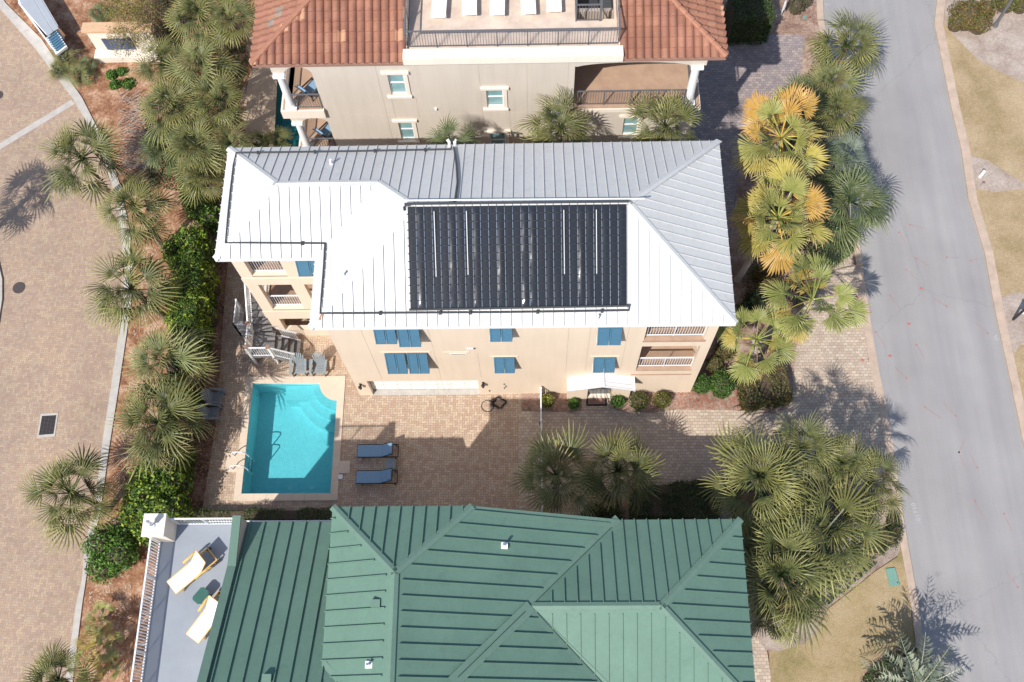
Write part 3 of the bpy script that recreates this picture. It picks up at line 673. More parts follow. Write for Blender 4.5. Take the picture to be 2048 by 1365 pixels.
mb = MB(); mb.tube([TL+Vector((-.1, .26, .06)), hit(1345, 420, zY, .1)*0+TR+Vector((.75, .22, .05))], .035, 8); mb.build('return_pipe', 'whitemetal', SH)
def roofpath(pts): return [hit(x, y, zY, .10) for x, y in pts]
path1 = roofpath([(903, 294), (901, 299), (800, 301), (700, 303), (560, 305), (472, 306), (467, 330), (461, 380), (456, 430), (451, 486), (500, 486), (560, 486.5), (648, 487), (650, 487), (647, 540), (643, 590), (640, 627), (700, 627), (820, 626), (1000, 625), (1150, 623), (1258, 621), (1258, 611)])
mb = MB(); mb.tube(path1, .038, 8); mb.build('feed_pipe', 'pipe', SH)
mb = MB(); mb.tube(roofpath([(908, 296), (913, 330), (915, 365), (910, 402), (905, 406), (812, 411), (808, 415), (809, 421)]), .045, 8); mb.build('feed_pipe', 'pipe', SH)
mb = MB()
for i in range(len(path1)-1):
    a, b = path1[i], path1[i+1]; n = int((b-a).length/1.6)
    for q in range(1, n+1):
        p = a.lerp(b, q/(n+1)); mb.box(p.x-.05, p.x+.05, p.y-.06, p.y+.06, p.z-.09, p.z+.055)
mb.build('pipe_clamp', 'pipe', SH)
# ================================================================ stairs beside the wing
ST = thing('deck_stairs', (-13.4, 19, 0), 'grey board stairs with white railings turning a corner beside the peach house wing', 'stairs')
LZ = 1.0
lx0, lx1, ly0, ly1 = -13.95, -12.85, 17.5, 18.75
mb = MB()
for i in range(9):
    y0_ = ly0+i*(ly1-ly0)/9; mb.box(lx0, lx1, y0_+.006, y0_+(ly1-ly0)/9-.006, LZ-.04, LZ)
mb.build('landing', 'wood', ST)
nst = 10
for i in range(nst):
    y = ly1+i*.30; z = LZ+.2*(i+1); mb = MB(); mb.box(-13.95, -13.0, y+.01, y+.32, z-.04, z); mb.build('tread', 'wood', ST)
for i in range(4):
    x = lx1+i*.27; z = LZ-.2*(i+1); mb = MB(); mb.box(x+.01, x+.28, 17.45, 18.6, z-.04, z); mb.build('tread', 'wood', ST)
mb = MB(); mb.box(-13.95, -13.0, ly1+3.0, ly1+4.2, 2.96, 3.0); mb.build('upper_landing', 'wood', ST)
mb = MB()
for x in (-13.98, -13.0): mb.beam((x, ly1, LZ-.1), (x, ly1+3.0, LZ+1.9), .05, .26)
for y in (17.45, 18.6): mb.beam((lx1, y, LZ-.12), (lx1+1.08, y, .08), .05, .24)
for y in (ly0, ly1): mb.beam((lx0, y, LZ-.12), (lx1, y, LZ-.12), .05, .2)
for x, y in ((lx0+.05, ly0+.05), (lx1-.05, ly0+.05), (lx0+.05, ly1), (lx1-.05, ly1)): mb.box(x-.05, x+.05, y-.05, y+.05, 0, LZ)
mb.build('stringer', 'wood', ST)
mb = MB()
railing(mb, (-13.97, ly1+.05, LZ+.02), (-13.97, ly1+3.0, LZ+2.0), posts=False); railing(mb, (-13.97, ly0+.1, LZ), (-13.97, ly1-.1, LZ), posts=False)
railing(mb, (lx0+.1, ly0, LZ), (lx1-.05, ly0, LZ), posts=False); railing(mb, (lx1+.05, ly0, LZ), (lx1+1.08, ly0, .15), posts=False)
railing(mb, (lx1+.25, 18.62, LZ-.2), (lx1+1.08, 18.62, .15), posts=False)
mb.build('railing', 'whitemetal', ST)
for x, y, zb, h in ((-13.97, ly1, LZ, 1.15), (lx0, ly0, 0, 2.15), (lx1, ly0, 0, 2.15)):
    mb = MB(); mb.box(x-.06, x+.06, y-.06, y+.06, 0, zb+h if zb else h); o = mb.build('post', 'white', ST)
    MB().box(x-.09, x+.09, y-.09, y+.09, (zb+h if zb else h), (zb+h if zb else h)+.05).build('post_cap', 'rust', o)
# white slatted screen by the stairs
a, b, c = at(473, 650), at(484, 655), at(505, 648)
SC_ = thing('slatted_screen', at(478, 652), 'white slatted two panel privacy screen west of the deck stairs', 'screen')
A, B, Cc = Vector((-14.85, 20.3, 0)), Vector((-14.85, 19.0, 0)), Vector((-14.0, 18.95, 0))
for p, q in ((A, B), (B, Cc)):
    mb = MB(); n = int((q-p).length/.07)
    for i in range(n+1): t = p.lerp(q, i/n); mb.beam(t+Vector((0, 0, .15)), t+Vector((0, 0, 1.5)), .03, .02)
    for z in (.15, .8, 1.5): mb.beam(p+Vector((0, 0, z)), q+Vector((0, 0, z)), .05, .06)
    for t in (p, q): mb.beam(t, t+Vector((0, 0, 1.58)), .08, .08)
    mb.build('panel', 'whitemetal', SC_)
mb = MB(); mb.tube([(-13.6, 20.2, 0.1), (-13.65, 20.5, .12), (-13.7, 21.6, .14), (-13.5, 22.2, .5)], .05, 8)
tag(mb.build('drain_pipe', 'concrete'), 'pale pipe lying in the dark strip beside the peach house wing', 'pipe')
# ================================================================ white picket fence between court and driveway
fx = .30
FN = thing('white_fence', (fx, 12, 0), 'long white picket fence running from the yellow house wall to the green house', 'fence')
mb = MB(); railing(mb, (fx, 9.0, 0), (fx, 15.7, 0), h=1.2, gap=.12, posts=False, r_=.022, base=.1); mb.build('pickets', 'whitemetal', FN)
for y in (9.05, 10.7, 12.35, 14.0, 15.6):
    MB().box(fx-.05, fx+.05, y-.05, y+.05, 0, 1.28).build('post', 'white', FN)
MB().box(fx-.1, fx-.05, 13.85, 13.95, .95, 1.12).build('latch', 'black', FN)
# ================================================================ the swimming pool
PL = thing('swimming_pool', ((PX0+PX1)/2, (PY0+PY1)/2, 0), 'turquoise rectangular swimming pool with pale stone coping in the brick court', 'swimming pool')
cw = .35; ZC = .05
def arc(cx, cy, r_, a0, a1, n=16): return [(cx+r_*math.cos(R(a0+(a1-a0)*i/n)), cy+r_*math.sin(R(a0+(a1-a0)*i/n))) for i in range(n+1)]
CR = .92
inner = [(PX0, PY0), (PX1, PY0), (PX1, PY1-CR)]+arc(PX1, PY1, CR, 270, 180)[1:]+[(PX0, PY1)]
outer = [(PX0-cw, PY0-cw), (PX1+cw, PY0-cw), (PX1+cw, PY1+cw), (PX0-cw, PY1+cw)]
cop = MB().prism(outer, -.02, ZC, [inner]).build('coping', 'coping', PL)
for nm, (x0, x1, y0, y1) in dict(a=(PX1+cw+.003, PX1+cw+.5, 12.15-.35, 12.15+.25), b=(PX0-cw-.55, PX0-cw-.003, 12.0-.1, 12.0+.85)).items():
    MB().box(x0, x1, y0, y1, -.02, ZC-.003).build('coping_pad', 'coping', cop)
mb = MB(); gw = .008
for k in range(1, 7):
    x = PX0+k*(PX1-PX0)/7; mb.box(x-gw, x+gw, PY0-cw, PY0, ZC, ZC+.002)
    if x < PX1-CR: mb.box(x-gw, x+gw, PY1, PY1+cw, ZC, ZC+.002)
for k in range(1, 9):
    y = PY0+k*(PY1-PY0)/9; mb.box(PX0-cw, PX0, y-gw, y+gw, ZC, ZC+.002)
    if y < PY1-CR: mb.box(PX1, PX1+cw, y-gw, y+gw, ZC, ZC+.002)
for (ax, ay), (bx, by) in (((PX0, PY0), (PX0-cw, PY0-cw)), ((PX1, PY0), (PX1+cw, PY0-cw)), ((PX0, PY1), (PX0-cw, PY1+cw)), ((PX1-.65, PY1-.65), (PX1+cw, PY1+cw))): mb.beam((ax, ay, ZC+.001), (bx, by, ZC+.001), .016, .002)
mb.build('coping_joint', 'concrete', cop)
mb = MB(); D = -1.5; t = .2; e4 = .018
mb.box(PX0-t, PX0-e4, PY0-t, PY1+t, D, -.02); mb.box(PX1+e4, PX1+t, PY0-t, PY1+t, D, -.02); mb.box(PX0-e4, PX1+e4, PY0-t, PY0-e4, D, -.02); mb.box(PX0-e4, PX1+e4, PY1+e4, PY1+t, D, -.02); mb.box(PX0-t, PX1+t, PY0-t, PY1+t, D-.2, D)
mb.build('basin', 'basin', PL)
for r_, z in ((1.3, -.25), (1.75, -.5), (2.2, -.75)):
    pts = [(PX1+.01, PY1+.01)]+arc(PX1, PY1, r_, 180, 270, 20); MB().prism(pts, D, z).build('step', 'basin', PL)
MB().box(-12.45, PX1, PY1-.75, PY1+.01, D, -.42).build('bench', 'basin', PL)
MB().prism([(PX0-.01, PY0-.01), (PX1+.01, PY0-.01), (PX1+.01, PY1-CR)]+arc(PX1, PY1, CR+.004, 270, 180)[1:-1]+[(PX0-.01, PY1+.01)], -.075, -.07).build('water', 'water', PL)
for x, y in ((-12.12, 11.45), (-11.02, 11.47)):
    mb = MB(); mb.cyl((x, y, D+.001), .09, .03, 16); mb.build('drain_cover', 'clean_white', PL)
mb = MB(); p = at(681, 954, ZC); mb.cyl((p.x, p.y, ZC-.01), .12, .02, 20); sk = mb.build('skimmer_lid', 'clean_white', PL)
mb = MB(); mb.cyl((p.x-.03, p.y, ZC+.01), .012, .006, 8); mb.cyl((p.x+.04, p.y+.03, ZC+.01), .012, .006, 8); mb.build('finger_hole', 'black', sk)
ld = thing('pool_ladder', (-14.2, 12.3, 0), 'curved stainless steel pool ladder at the lower left edge of the turquoise pool', 'pool ladder')
for y in (12.02, 12.68):
    mb = MB(); mb.tube([(-14.55, y, .05), (-14.55, y, .55), (-14.45, y, .72), (-14.25, y, .78), (-14.0, y, .74), (-13.88, y, .6), (-13.86, y, .2), (-13.86, y, -1.0)], .03, 10); mb.build('rail', 'whitemetal', ld)
for z in (-.3, -.6): MB().box(-13.92, -13.80, 12.02, 12.68, z, z+.03).build('tread', 'steel', ld)
# ================================================================ patio furniture
def adirondack():
    t = thing('adirondack_chair', (0, 0, 0), 'x', 'adirondack chair', 'grey adirondack chairs around the pool')   # faces -y
    mb = MB()
    for i in range(6):
        y = -.28+i*.095; mb.box(-.27, .27, y+.012, y+.082, .36-.018*i, .38-.018*i)
    mb.build('seat', 'greywood', t)
    mb = MB(); n = 7
    for i in range(n):
        x = (i-3)*.082; top = 1.02-.022*(i-3)**2; f = 1.18
        mb.beam((x*.8, .26, .26), (x*f, .26+.36*(top-.26)/.76, top), .060, .018, up=Vector((0, -1, .3)))
    mb.box(-.24, .24, .37, .40, .48, .56); mb.build('backrest', 'greywood', t)
    for s in (-1, 1):
        mb = MB(); mb.box(s*.36-.065, s*.36+.065, -.34, .40, .56, .58); mb.build('arm', 'greywood', t, bevel=0)
        mb = MB(); mb.box(s*.31-.02, s*.31+.02, -.33, -.23, 0, .56); mb.build('front_leg', 'greywood', t)
        mb = MB(); mb.beam((s*.28, -.25, .34), (s*.28, .62, .05), .03, .12); mb.build('rear_leg', 'greywood', t)
    return t
AD = adirondack()
ch1 = at(598, 737); ch2 = at(641, 737)
place(AD, (ch1.x+.08, ch1.y-.14, 0), R(4), 'grey adirondack chair in the sun, the one nearer the deck stairs', True)
place(AD, (ch2.x, ch2.y-.14, 0), R(-3), 'grey adirondack chair in the sun, the one nearer the garage wall')
c3 = at(438, 800); c4 = at(431, 830)
place(AD, (c3.x, c3.y, 0), R(84), 'grey adirondack chair in hedge shade left of the pool, the upper of that pair')
place(AD, (c4.x, c4.y, 0), R(88), 'grey adirondack chair in hedge shade left of the pool, the lower of that pair')
def slat_table(lbl, p, rz=0, s=.42, h=.42):
    t = thing('side_table', (0, 0, 0), lbl, 'side table')
    mb = MB()
    for i in range(5): x = -s/2+i*s/5; mb.box(x+.006, x+s/5-.006, -s/2, s/2, h-.025, h)
    mb.build('table_top', 'greywood', t)
    for a in (-1, 1):
        for b in (-1, 1): MB().box(a*(s/2-.05)-.02, a*(s/2-.05)+.02, b*(s/2-.05)-.02, b*(s/2-.05)+.02, 0, h-.026).build('leg', 'greywood', t)
    t.location = p; t.rotation_euler = (0, 0, rz)
slat_table('small grey slatted table between the two sunlit adirondack chairs', (at(620, 732).x, at(620, 734).y, 0))
slat_table('dark grey slatted side table between the two blue loungers', at(783, 932), 0, .5, .4)
def lounger(name, frame, cloth, label, group, back=40, pillow=True, L=1.95, W=.62):
    t = thing(name, (0, 0, 0), label, 'sun lounger', group)      # feet at -x, head at +x
    mb = MB()
    for s in (-1, 1):
        mb.beam((-L*.5, s*W/2, .34), (L*.5, s*W/2, .34), .04, .05)
    for x in (-L*.5, L*.1, L*.5): mb.beam((x, -W/2, .34), (x, W/2, .34), .04, .04)
    fr = mb.build('frame', frame, t)
    for x in (-L*.36, L*.42):
        for s in (-1, 1): mb = MB(); mb.beam((x, s*W/2, .33), (x+.05*(1 if x > 0 else -1), s*W/2, 0), .04, .04); mb.build('leg', frame, t)
    hx = L*.10; ba = R(back); BL_ = .72
    mb = MB(); n = 10; prof = []
    for i in range(n+1):
        x = -L*.5+(hx+L*.5)*i/n; prof.append((x, .375-.012*math.sin(math.pi*i/n)))
    vs = []
    for x, z in prof: vs += [(x, -W/2+.02, z), (x, W/2-.02, z), (x, -W/2+.02, z-.02), (x, W/2-.02, z-.02)]
    fs = []
    for i in range(n):
        a = i*4; fs += [(a, a+4, a+5, a+1), (a+2, a+3, a+7, a+6), (a, a+2, a+6, a+4), (a+1, a+5, a+7, a+3)]
    fs += [(0, 1, 3, 2), (n*4, n*4+2, n*4+3, n*4+1)]
    mb.add(vs, fs); mb.build('seat', cloth, t)
    mb = MB(); a = Vector((hx+.01, 0, .375)); b = a+Vector((math.cos(ba)*BL_, 0, math.sin(ba)*BL_)); mb.beam(a, b, W-.04, .03)
    bk = mb.build('backrest', cloth, t)
    mb = MB()
    for s in (-1, 1): mb.beam((hx, s*(W/2-.01), .36), (b.x, s*(W/2-.01), b.z), .03, .04)
    mb.beam((b.x, -W/2, b.z), (b.x, W/2, b.z), .03, .04); mb.beam((b.x-.15, 0, b.z-.12), (b.x-.05, 0, .34), .02, .02); mb.build('back_frame', frame, bk)
    if pillow:
        mb = MB(); c = a.lerp(b, .82); dd = (b-a).normalized()
        mb.beam(c-dd*.13+Vector((-.03, 0, .05)), c+dd*.13+Vector((-.03, 0, .05)), W-.12, .08); mb.build('pillow', cloth, bk, bevel=.02)
    return t, b
l1, _ = lounger('blue_lounger', 'black', 'sling', 'blue cloth sun lounger on the court, the upper one nearer the garage', 'blue loungers on the brick court', 38)
p = at(758, 906); l1.location = (p.x, p.y, 0)
l2 = copy_tree(l1); p = at(756, 958); l2.location = (p.x, p.y, 0); l2['label'] = 'blue cloth sun lounger on the court, the lower one nearer the green roof'
# wheel-out base frames behind the loungers
for py, w_ in ((904, 'upper'), (957, 'lower')):
    pass
# garden hose
mb = MB(); hp = []
c0 = at(998, 806)
for i in range(70):
    a = i*.42; r_ = .30+.07*math.sin(i*1.7)+.02*math.sin(i*.9); hp.append((c0.x+.05*math.sin(i*.2)+r_*math.cos(a), c0.y-.02+r_*.85*math.sin(a), .03+.0012*i))
c1 = at(975, 812)
for i in range(16):
    a = i*.45+.5; hp.append((c1.x+.30*math.cos(a), c1.y-.02+.30*math.sin(a), .03))
hp += [(c1.x+.3, c1.y+.35, .03)]; mb.tube(hp, .016, 6)
hs = mb.build('garden_hose', 'rubber'); tag(hs, 'coiled black garden hose on the pavers beside the garage wall', 'hose')
# door mat
p0, p1 = at(1172, 788, .05), at(1214, 812, .05)
DM = thing('door_mat', ((p0.x+p1.x)/2, (p0.y+p1.y)/2, .04), 'dark doormat with a brown middle in front of the awning entry', 'doormat')
MB().box(p0.x, p1.x, p1.y, p0.y, .032, .05).build('border', 'rubber', DM); MB().box(p0.x+.09, p1.x-.09, p1.y+.09, p0.y-.09, .051, .056).build('centre', 'rust', DM)
# a chair and table on the wing's balconies
def patio_chair(lbl, loc, rz):
    t = thing('balcony_chair', (0, 0, 0), lbl, 'chair', 'dark balcony chairs'); mb = MB(); mb.box(-.24, .24, -.24, .24, .42, .45); mb.build('seat', 'darkgrey', t)
    mb = MB()
    for i in range(5): mb.beam((-.2+.1*i, .24, .45), (-.2+.1*i, .32, .95), .04, .02)
    mb.beam((-.24, .32, .95), (.24, .32, .95), .05, .03); mb.build('backrest', 'darkgrey', t)
    for a in (-.22, .22):
        for b in (-.22, .22): MB().beam((a, b, 0), (a, b, .42), .03, .03).build('leg', 'darkgrey', t)
    t.location = loc; t.rotation_euler = (0, 0, rz)
patio_chair('dark chair behind the white railing on the topmost balcony of the peach wing', (-11.3, 19.8, 6.9), R(150))
patio_chair('dark chair on the middle balcony of the peach wing', (-11.4, 20.4, 3.18), R(200))
# ================================================================ the tiled house (north)
TH_ = thing('tiled_house', (-2, 32, 0), 'beige stucco house with terracotta barrel tile roof, roof terrace and white columns', 'house')
UE, UP = 10.6, .40
uW, uE, uS = -12.32, 8.5, 27.5
def zU(x, y): return UE+UP*min(x-uW, uE-x, y-uS)
TX0, TX1, TYF = -5.5, 3.88, 27.45
def tiled(polys, u, spacing=.36, course=.46, drop=.03):
    """barrel tiles: real half-round columns with stepped courses, clipped to each roof polygon"""
    for poly in polys:
        poly = [Vector(p) for p in poly]; n = (poly[1]-poly[0]).cross(poly[2]-poly[0]).normalized()
        if n.z < 0: n = -n
        u_ = Vector(u).normalized(); v_ = n.cross(u_).normalized()
        if v_.z < 0: v_ = -v_
        o = poly[0]; P2 = [((p-o).dot(u_), (p-o).dot(v_)) for p in poly]
        a0, a1 = min(p[0] for p in P2), max(p[0] for p in P2); b0, b1 = min(p[1] for p in P2), max(p[1] for p in P2)
        K = 8; nu = int((a1-a0)/spacing)+2; nv = int((b1-b0)/course)+2; vs = []; fs = []
        cols_ = nu*K+1
        for j in range(nv):
            for e_ in (0, 1):
                for i in range(cols_):
                    t = (i % K)/K; a = a0+i*spacing/K; prof = .15*abs(math.sin(math.pi*t))**.7 if t < .999 else 0
                    b = b0-.02+(j+e_)*course; h = prof*(1.0 if e_ == 0 else .82)+(drop if e_ == 0 else 0)
                    p = o+u_*a+v_*b+n*h; vs.append(p)
        bm = bmesh.new(); bv = [bm.verts.new(p) for p in vs]
        for j in range(nv):
            for i in range(cols_-1):
                A = (2*j)*cols_+i; B = (2*j+1)*cols_+i; bm.faces.new((bv[A], bv[A+1], bv[B+1], bv[B]))
                if j < nv-1: C_ = (2*j+2)*cols_+i; bm.faces.new((bv[B], bv[B+1], bv[C_+1], bv[C_]))
        cx = sum((p for p in poly), Vector())/len(poly)
        for k in range(len(poly)):
            p, q = poly[k], poly[(k+1) % len(poly)]; ed = (q-p).cross(n)
            if ed.dot(cx-p) > 0: ed = -ed
            bmesh.ops.bisect_plane(bm, geom=bm.verts[:]+bm.edges[:]+bm.faces[:], plane_co=p+ed.normalized()*.03, plane_no=ed, clear_outer=True)
        bm.verts.index_update(); TB.add([v.co.copy() for v in bm.verts], [tuple(v.index for v in f.verts) for f in bm.faces]); bm.free()
def U(x, y): return Vector((x, y, zU(x, y)))
TB = MB(); D_ = 9.0
S1 = [U(uW, uS), U(TX0, uS), U(TX0, uS-uW+TX0) if False else U(TX0, uS+(TX0-uW)), ]
tiled([[U(uW, uS), U(TX0, uS), U(TX0, uS+(TX0-uW))]], (1, 0, 0))
tiled([[U(TX1, uS), U(uE, uS), U(TX1, uS+(uE-TX1))]], (1, 0, 0))
tiled([[U(uW, uS), U(uW+D_, uS+D_), Vector((uW, uS+D_, UE))]], (0, 1, 0)); tiled([[U(uE, uS), Vector((uE, uS+D_, UE)), U(uE-D_, uS+D_)]], (0, 1, 0))
roofU = TB.build('roof', 'tile', TH_, smooth=False)
mb = MB()
for a, b in (((uW, uS), (TX0, uS+TX0-uW)), ((uE, uS), (TX1, uS+uE-TX1))):
    A, B = U(*a), U(*b); n = int((B-A).length/.42)
    for i in range(n):
        p, q = A.lerp(B, i/n), A.lerp(B, (i+1.12)/n); mb.tube([p+Vector((0, 0, .10)), q+Vector((0, 0, .07))], [.15, .12], 8)
mb.build('ridge_tile', 'ridge_tile', roofU)
mb = MB(); slopes(mb, [[U(uW, uS)-Vector((0, 0, .02)), U(TX0, uS)-Vector((0, 0, .02)), U(TX0, uS+TX0-uW)-Vector((0, 0, .02))], [U(TX1, uS)-Vector((0, 0, .02)), U(uE, uS)-Vector((0, 0, .02)), U(TX1, uS+uE-TX1)-Vector((0, 0, .02))]], .16); mb.build('roof_board', 'rust', roofU)
# mortar line and side walls of the sunken terrace
mb = MB()
for x, s in ((TX0, -1), (TX1, 1)):
    for i in range(1): mb.wall([(uS+.45, 10.5), (uS+8, 10.5), (uS+8, UE+UP*min(8, 6.8)), (uS+6.8, UE+UP*6.8 if s < 0 else UE+UP*4.62), (uS+4.62, UE+UP*4.62), (uS+.45, UE+.2)], x-.06 if s < 0 else x-.06, x+.06 if s < 0 else x+.06, axis='x')
mb.build('terrace_side_wall', 'pinkdeck', TH_)
tf = MB().prism([(TX0+.07, uS+.45), (TX1-.07, uS+.45), (TX1-.07, 37), (TX0+.07, 37)], 10.45, 10.72, [[(2.05, 29.6), (3.7, 29.6), (3.7, 33.5), (2.05, 33.5)]]).build('roof_terrace', 'pinkdeck', TH_)
MB().box(2.0, 3.75, 29.5, 33.6, 9.3, 9.5).build('stair_hatch', 'darkgrey', TH_)
MB().prism([(TX0-.1, uS-.1), (TX1+.12, uS-.1), (TX1+.12, uS+.44), (TX0-.1, uS+.44)], 10.56, 10.98).build('parapet', 'cream', TH_)
def grey_rail(segs, z=None): return railpart('railing', 'rail_grey', TH_, segs, gap=.12, r_=.018, h=1.05)
grey_rail([((TX0+.05, 28.2, 10.75), (TX1-.05, 28.2, 10.75))])
grey_rail([((TX0+.05, 28.22, 10.75), (TX0+.05, 36, 10.75))]); grey_rail([((TX1-.05, 28.22, 10.75), (TX1-.05, 36, 10.75))])
grey_rail([((2.0, 29.5, 10.72), (3.05, 29.5, 10.72))]); grey_rail([((2.0, 29.52, 10.72), (2.0, 33.5, 10.72))]); grey_rail([((3.1, 29.5, 10.72), (3.1, 33.5, 10.72))])
UY = 27.72; ux0, ux1 = -11.65, 7.78
def arch(x0, x1, zs, za, n=12):
    r_ = []
    for i in range(n+1):
        t = math.pi*(1-i/n); r_.append(((x0+x1)/2+(x1-x0)/2*math.cos(t), zs+(za-zs)*math.sin(t)))
    return r_
poly = [(-9.85, -.1), (ux1, -.1), (ux1, 6.6), (1.95, 6.6), (1.95, 9.86)]+arch(1.96, 7.1, 9.75, 10.1)[1:]+[(ux1, 9.8), (ux1, 10.55), (ux0, 10.55), (ux0, 9.75), (-11.1, 9.65)]+arch(-11.1, -9.86, 9.65, 10.15)[1:]+[(-9.86, 7.1), (-9.86, 6.45), (ux0, 6.45), (ux0, 6.1), (-11.15, 5.85)]+arch(-11.15, -9.88, 5.85, 6.25)[1:]+[(-9.87, 3.5)]
UW = [(-6.5, -5.75, 8.0, 9.6), (-6.5, -5.8, 4.3, 5.9), (-2.1, -1.3, 6.9, 8.35), (.68, 1.5, 5.6, 7.0), (4.45, 5.2, 4.4, 6.0), (-2.1, -1.3, 3.2, 4.9)]
mb = MB(); mb.wall(poly, UY, UY+.25, [rect(*q) for q in UW])
mb.wall([(UY+.252, 3.4), (UY+.252, -.1), (40, -.1), (40, 10.55), (UY+.252, 10.55), (UY+.252, 9.7), (30.2, 9.7), (30.2, 7.1), (UY+.252, 7.1), (UY+.252, 6.45), (30.2, 6.45), (30.2, 3.4)], ux0, ux0+.25, axis='x')
mb.wall([(UY+.252, -.1), (40, -.1), (40, 10.55), (UY+.252, 10.55), (UY+.252, 9.7), (30.2, 9.7), (30.2, 6.9), (UY+.252, 6.6)], ux1-.25, ux1, axis='x')
mb.build('wall', 'beige', TH_)
mb = MB()
mb.box(-11.89, -9.84, UY-.18, 30.2, 6.5, 7.08); mb.box(-11.89, -9.84, UY-.18, 30.2, 2.9, 3.45); mb.build('balcony_slab', 'cream', TH_)
mb = MB(); mb.box(-11.8, -9.9, UY-.1, 30.1, 7.085, 7.1); mb.box(-11.8, -9.9, UY-.1, 30.1, 3.455, 3.47); mb.box(1.96, 7.9, UY-.12, 30.2, 6.85, 6.9); mb.build('balcony_floor', 'tanfloor', TH_)
MB().box(1.90, 7.96, UY-.18, 30.1, 6.61, 6.845).build('balcony_slab', 'cream', TH_)
mb = MB(); mb.box(-11.4, 7.5, 30.21, 30.4, 0, 10.5); mb.box(-9.85, -9.7, UY+.26, 30.2, 0, 10.5); mb.box(1.7, 1.94, UY+.26, 30.2, 0, 10.5); mb.build('inner_wall', 'taupe', TH_)
def column(x, y, z0, z1, r_):
    mb = MB(); mb.box(x-r_*1.45, x+r_*1.45, y-r_*1.45, y+r_*1.45, z0, z0+.14); mb.cyl((x, y, z0+.14), r_*1.25, .1, 20, r_*1.1)
    mb.cyl((x, y, z0+.24), r_*1.05, z1-z0-.5, 24, r_*.88); mb.cyl((x, y, z1-.26), r_*.95, .12, 20, r_*1.3); mb.box(x-r_*1.4, x+r_*1.4, y-r_*1.4, y+r_*1.4, z1-.14, z1)
    mb.build('column', 'white', TH_, smooth=False)
column(-11.37, UY+.1, 7.1, 9.66, .19); column(-11.37, UY+.1, 3.47, 6.0, .19); column(7.38, UY+.12, 6.9, 9.8, .2)
grey_rail([((-11.15, UY-.02, 7.1), (-9.9, UY-.02, 7.1))]); grey_rail([((-11.62, UY+.4, 7.1), (-11.62, 30.1, 7.1))])
grey_rail([((-11.15, UY-.02, 3.48), (-9.9, UY-.02, 3.48))]); grey_rail([((-11.62, UY+.4, 3.48), (-11.62, 30.1, 3.48))])
grey_rail([((2.15, UY+.05, 6.91), (7.15, UY+.05, 6.91))]); grey_rail([((7.5, UY+.4, 6.91), (7.5, 30.1, 6.91))])
for k, (x0, x1, z0, z1) in enumerate(UW):
    zm = (z0+z1)/2
    f = MB().wall(rect(x0, x1, z0, z1), UY+.08, UY+.15, [rect(x0+.06, x1-.06, z0+.06, zm-.03), rect(x0+.06, x1-.06, zm+.03, z1-.06)]).build('window', 'white', TH_)
    MB().box(x0+.03, x1-.03, UY+.115, UY+.12, z0+.03, z1-.03).build('pane', 'glass', f)
    mb = MB(); mb.box(x0-.25, x1+.25, UY-.12, UY-.003, z1+.02, z1+.16); mb.box(x0-.2, x1+.2, UY-.12, UY-.003, z0-.14, z0-.02); mb.box(x1+.03, x1+.16, UY-.05, UY-.004, z0-.015, z1+.015)
    mb.build('window_surround', 'cream', f)
mb = MB()
for x, z0, z1 in ((-6.95, .2, 10.4), (-5.4, 6.2, 7.8), (-5.4, .2, 4.1), (-2.35, .2, 10.4), (-1.05, .2, 6.7), (-.2, .2, 10.4), (1.65, 2, 10.4), (-6.55, 6.1, 7.8)): mb.box(x-.008, x+.008, UY-.008, UY-.001, z0, z1)
for z in (6.45, 3.3): mb.box(-9.8, 1.9, UY-.008, UY-.001, z-.006, z+.006)
mb.build('control_joint', 'taupe', TH_)
mb = MB(); mb.box(-4.6, -4.5, UY-.1, UY-.004, 6.85, 6.95); mb.build('wall_fixture', 'white', TH_)
mb = MB(); mb.tube([(-1.0, UY-.06, 4.9), (-.8, UY-.2, 5.0), (-.6, UY-.15, 4.9), (-.5, UY-.06, 4.7)], .03, 6); mb.build('gas_pipe', 'darkgrey', TH_)
# five white loungers lying in a row on the roof terrace
TLAB = ['first white lounger from the left on the tiled house roof terrace', 'second white lounger from the left on the tiled house roof terrace', 'middle white lounger of the five on the tiled house roof terrace', 'fourth white lounger from the left on the tiled house roof terrace', 'white lounger nearest the railed stair hatch on the roof terrace']
wl, _ = lounger('white_lounger', 'clean_white', 'clean_white', 'x', 'white loungers on the roof terrace', 12, pillow=False)
for k, (x, y) in enumerate(((878, 36), (938, 31), (995, 31), (1056, 29), (1108, 24))):
    p = at(x, y, 11.05); place(wl, (p.x, p.y+1.0, 10.72), R(90+(-2, 1, -1, 2, 1)[k]), TLAB[k], first=(k == 0))
# blue cushioned chairs on the tiled house's side balconies
def lounge_chair(lbl, loc, rz):
    t = thing('balcony_lounge_chair', (0, 0, 0), lbl, 'chair', 'blue cushioned balcony chairs')
    mb = MB(); mb.box(-.32, .32, -.45, .35, .30, .34)
    for a in (-.3, .3):
        for b in (-.4, .3): mb.box(a-.025, a+.025, b-.025, b+.025, 0, .3)
        mb.box(a-.03, a+.03, -.42, .35, .55, .59); mb.box(a-.025, a+.025, -.4, -.35, .34, .55)
    mb.beam((0, .33, .34), (0, .62, 1.0), .64, .04); mb.build('frame', 'darkgrey', t)
    mb = MB(); mb.box(-.28, .28, -.44, .28, .345, .44); mb.beam((0, .27, .44), (0, .52, 1.0), .56, .09); mb.build('cushion', 'sling', t, bevel=.02)
    t.location = loc; t.rotation_euler = (0, 0, rz)
lounge_chair('blue cushioned chair on the upper column balcony of the tiled house', (-10.4, 28.5, 7.1), R(140))
lounge_chair('blue cushioned chair on the lower column balcony of the tiled house', (-10.35, 28.6, 3.47), R(140))
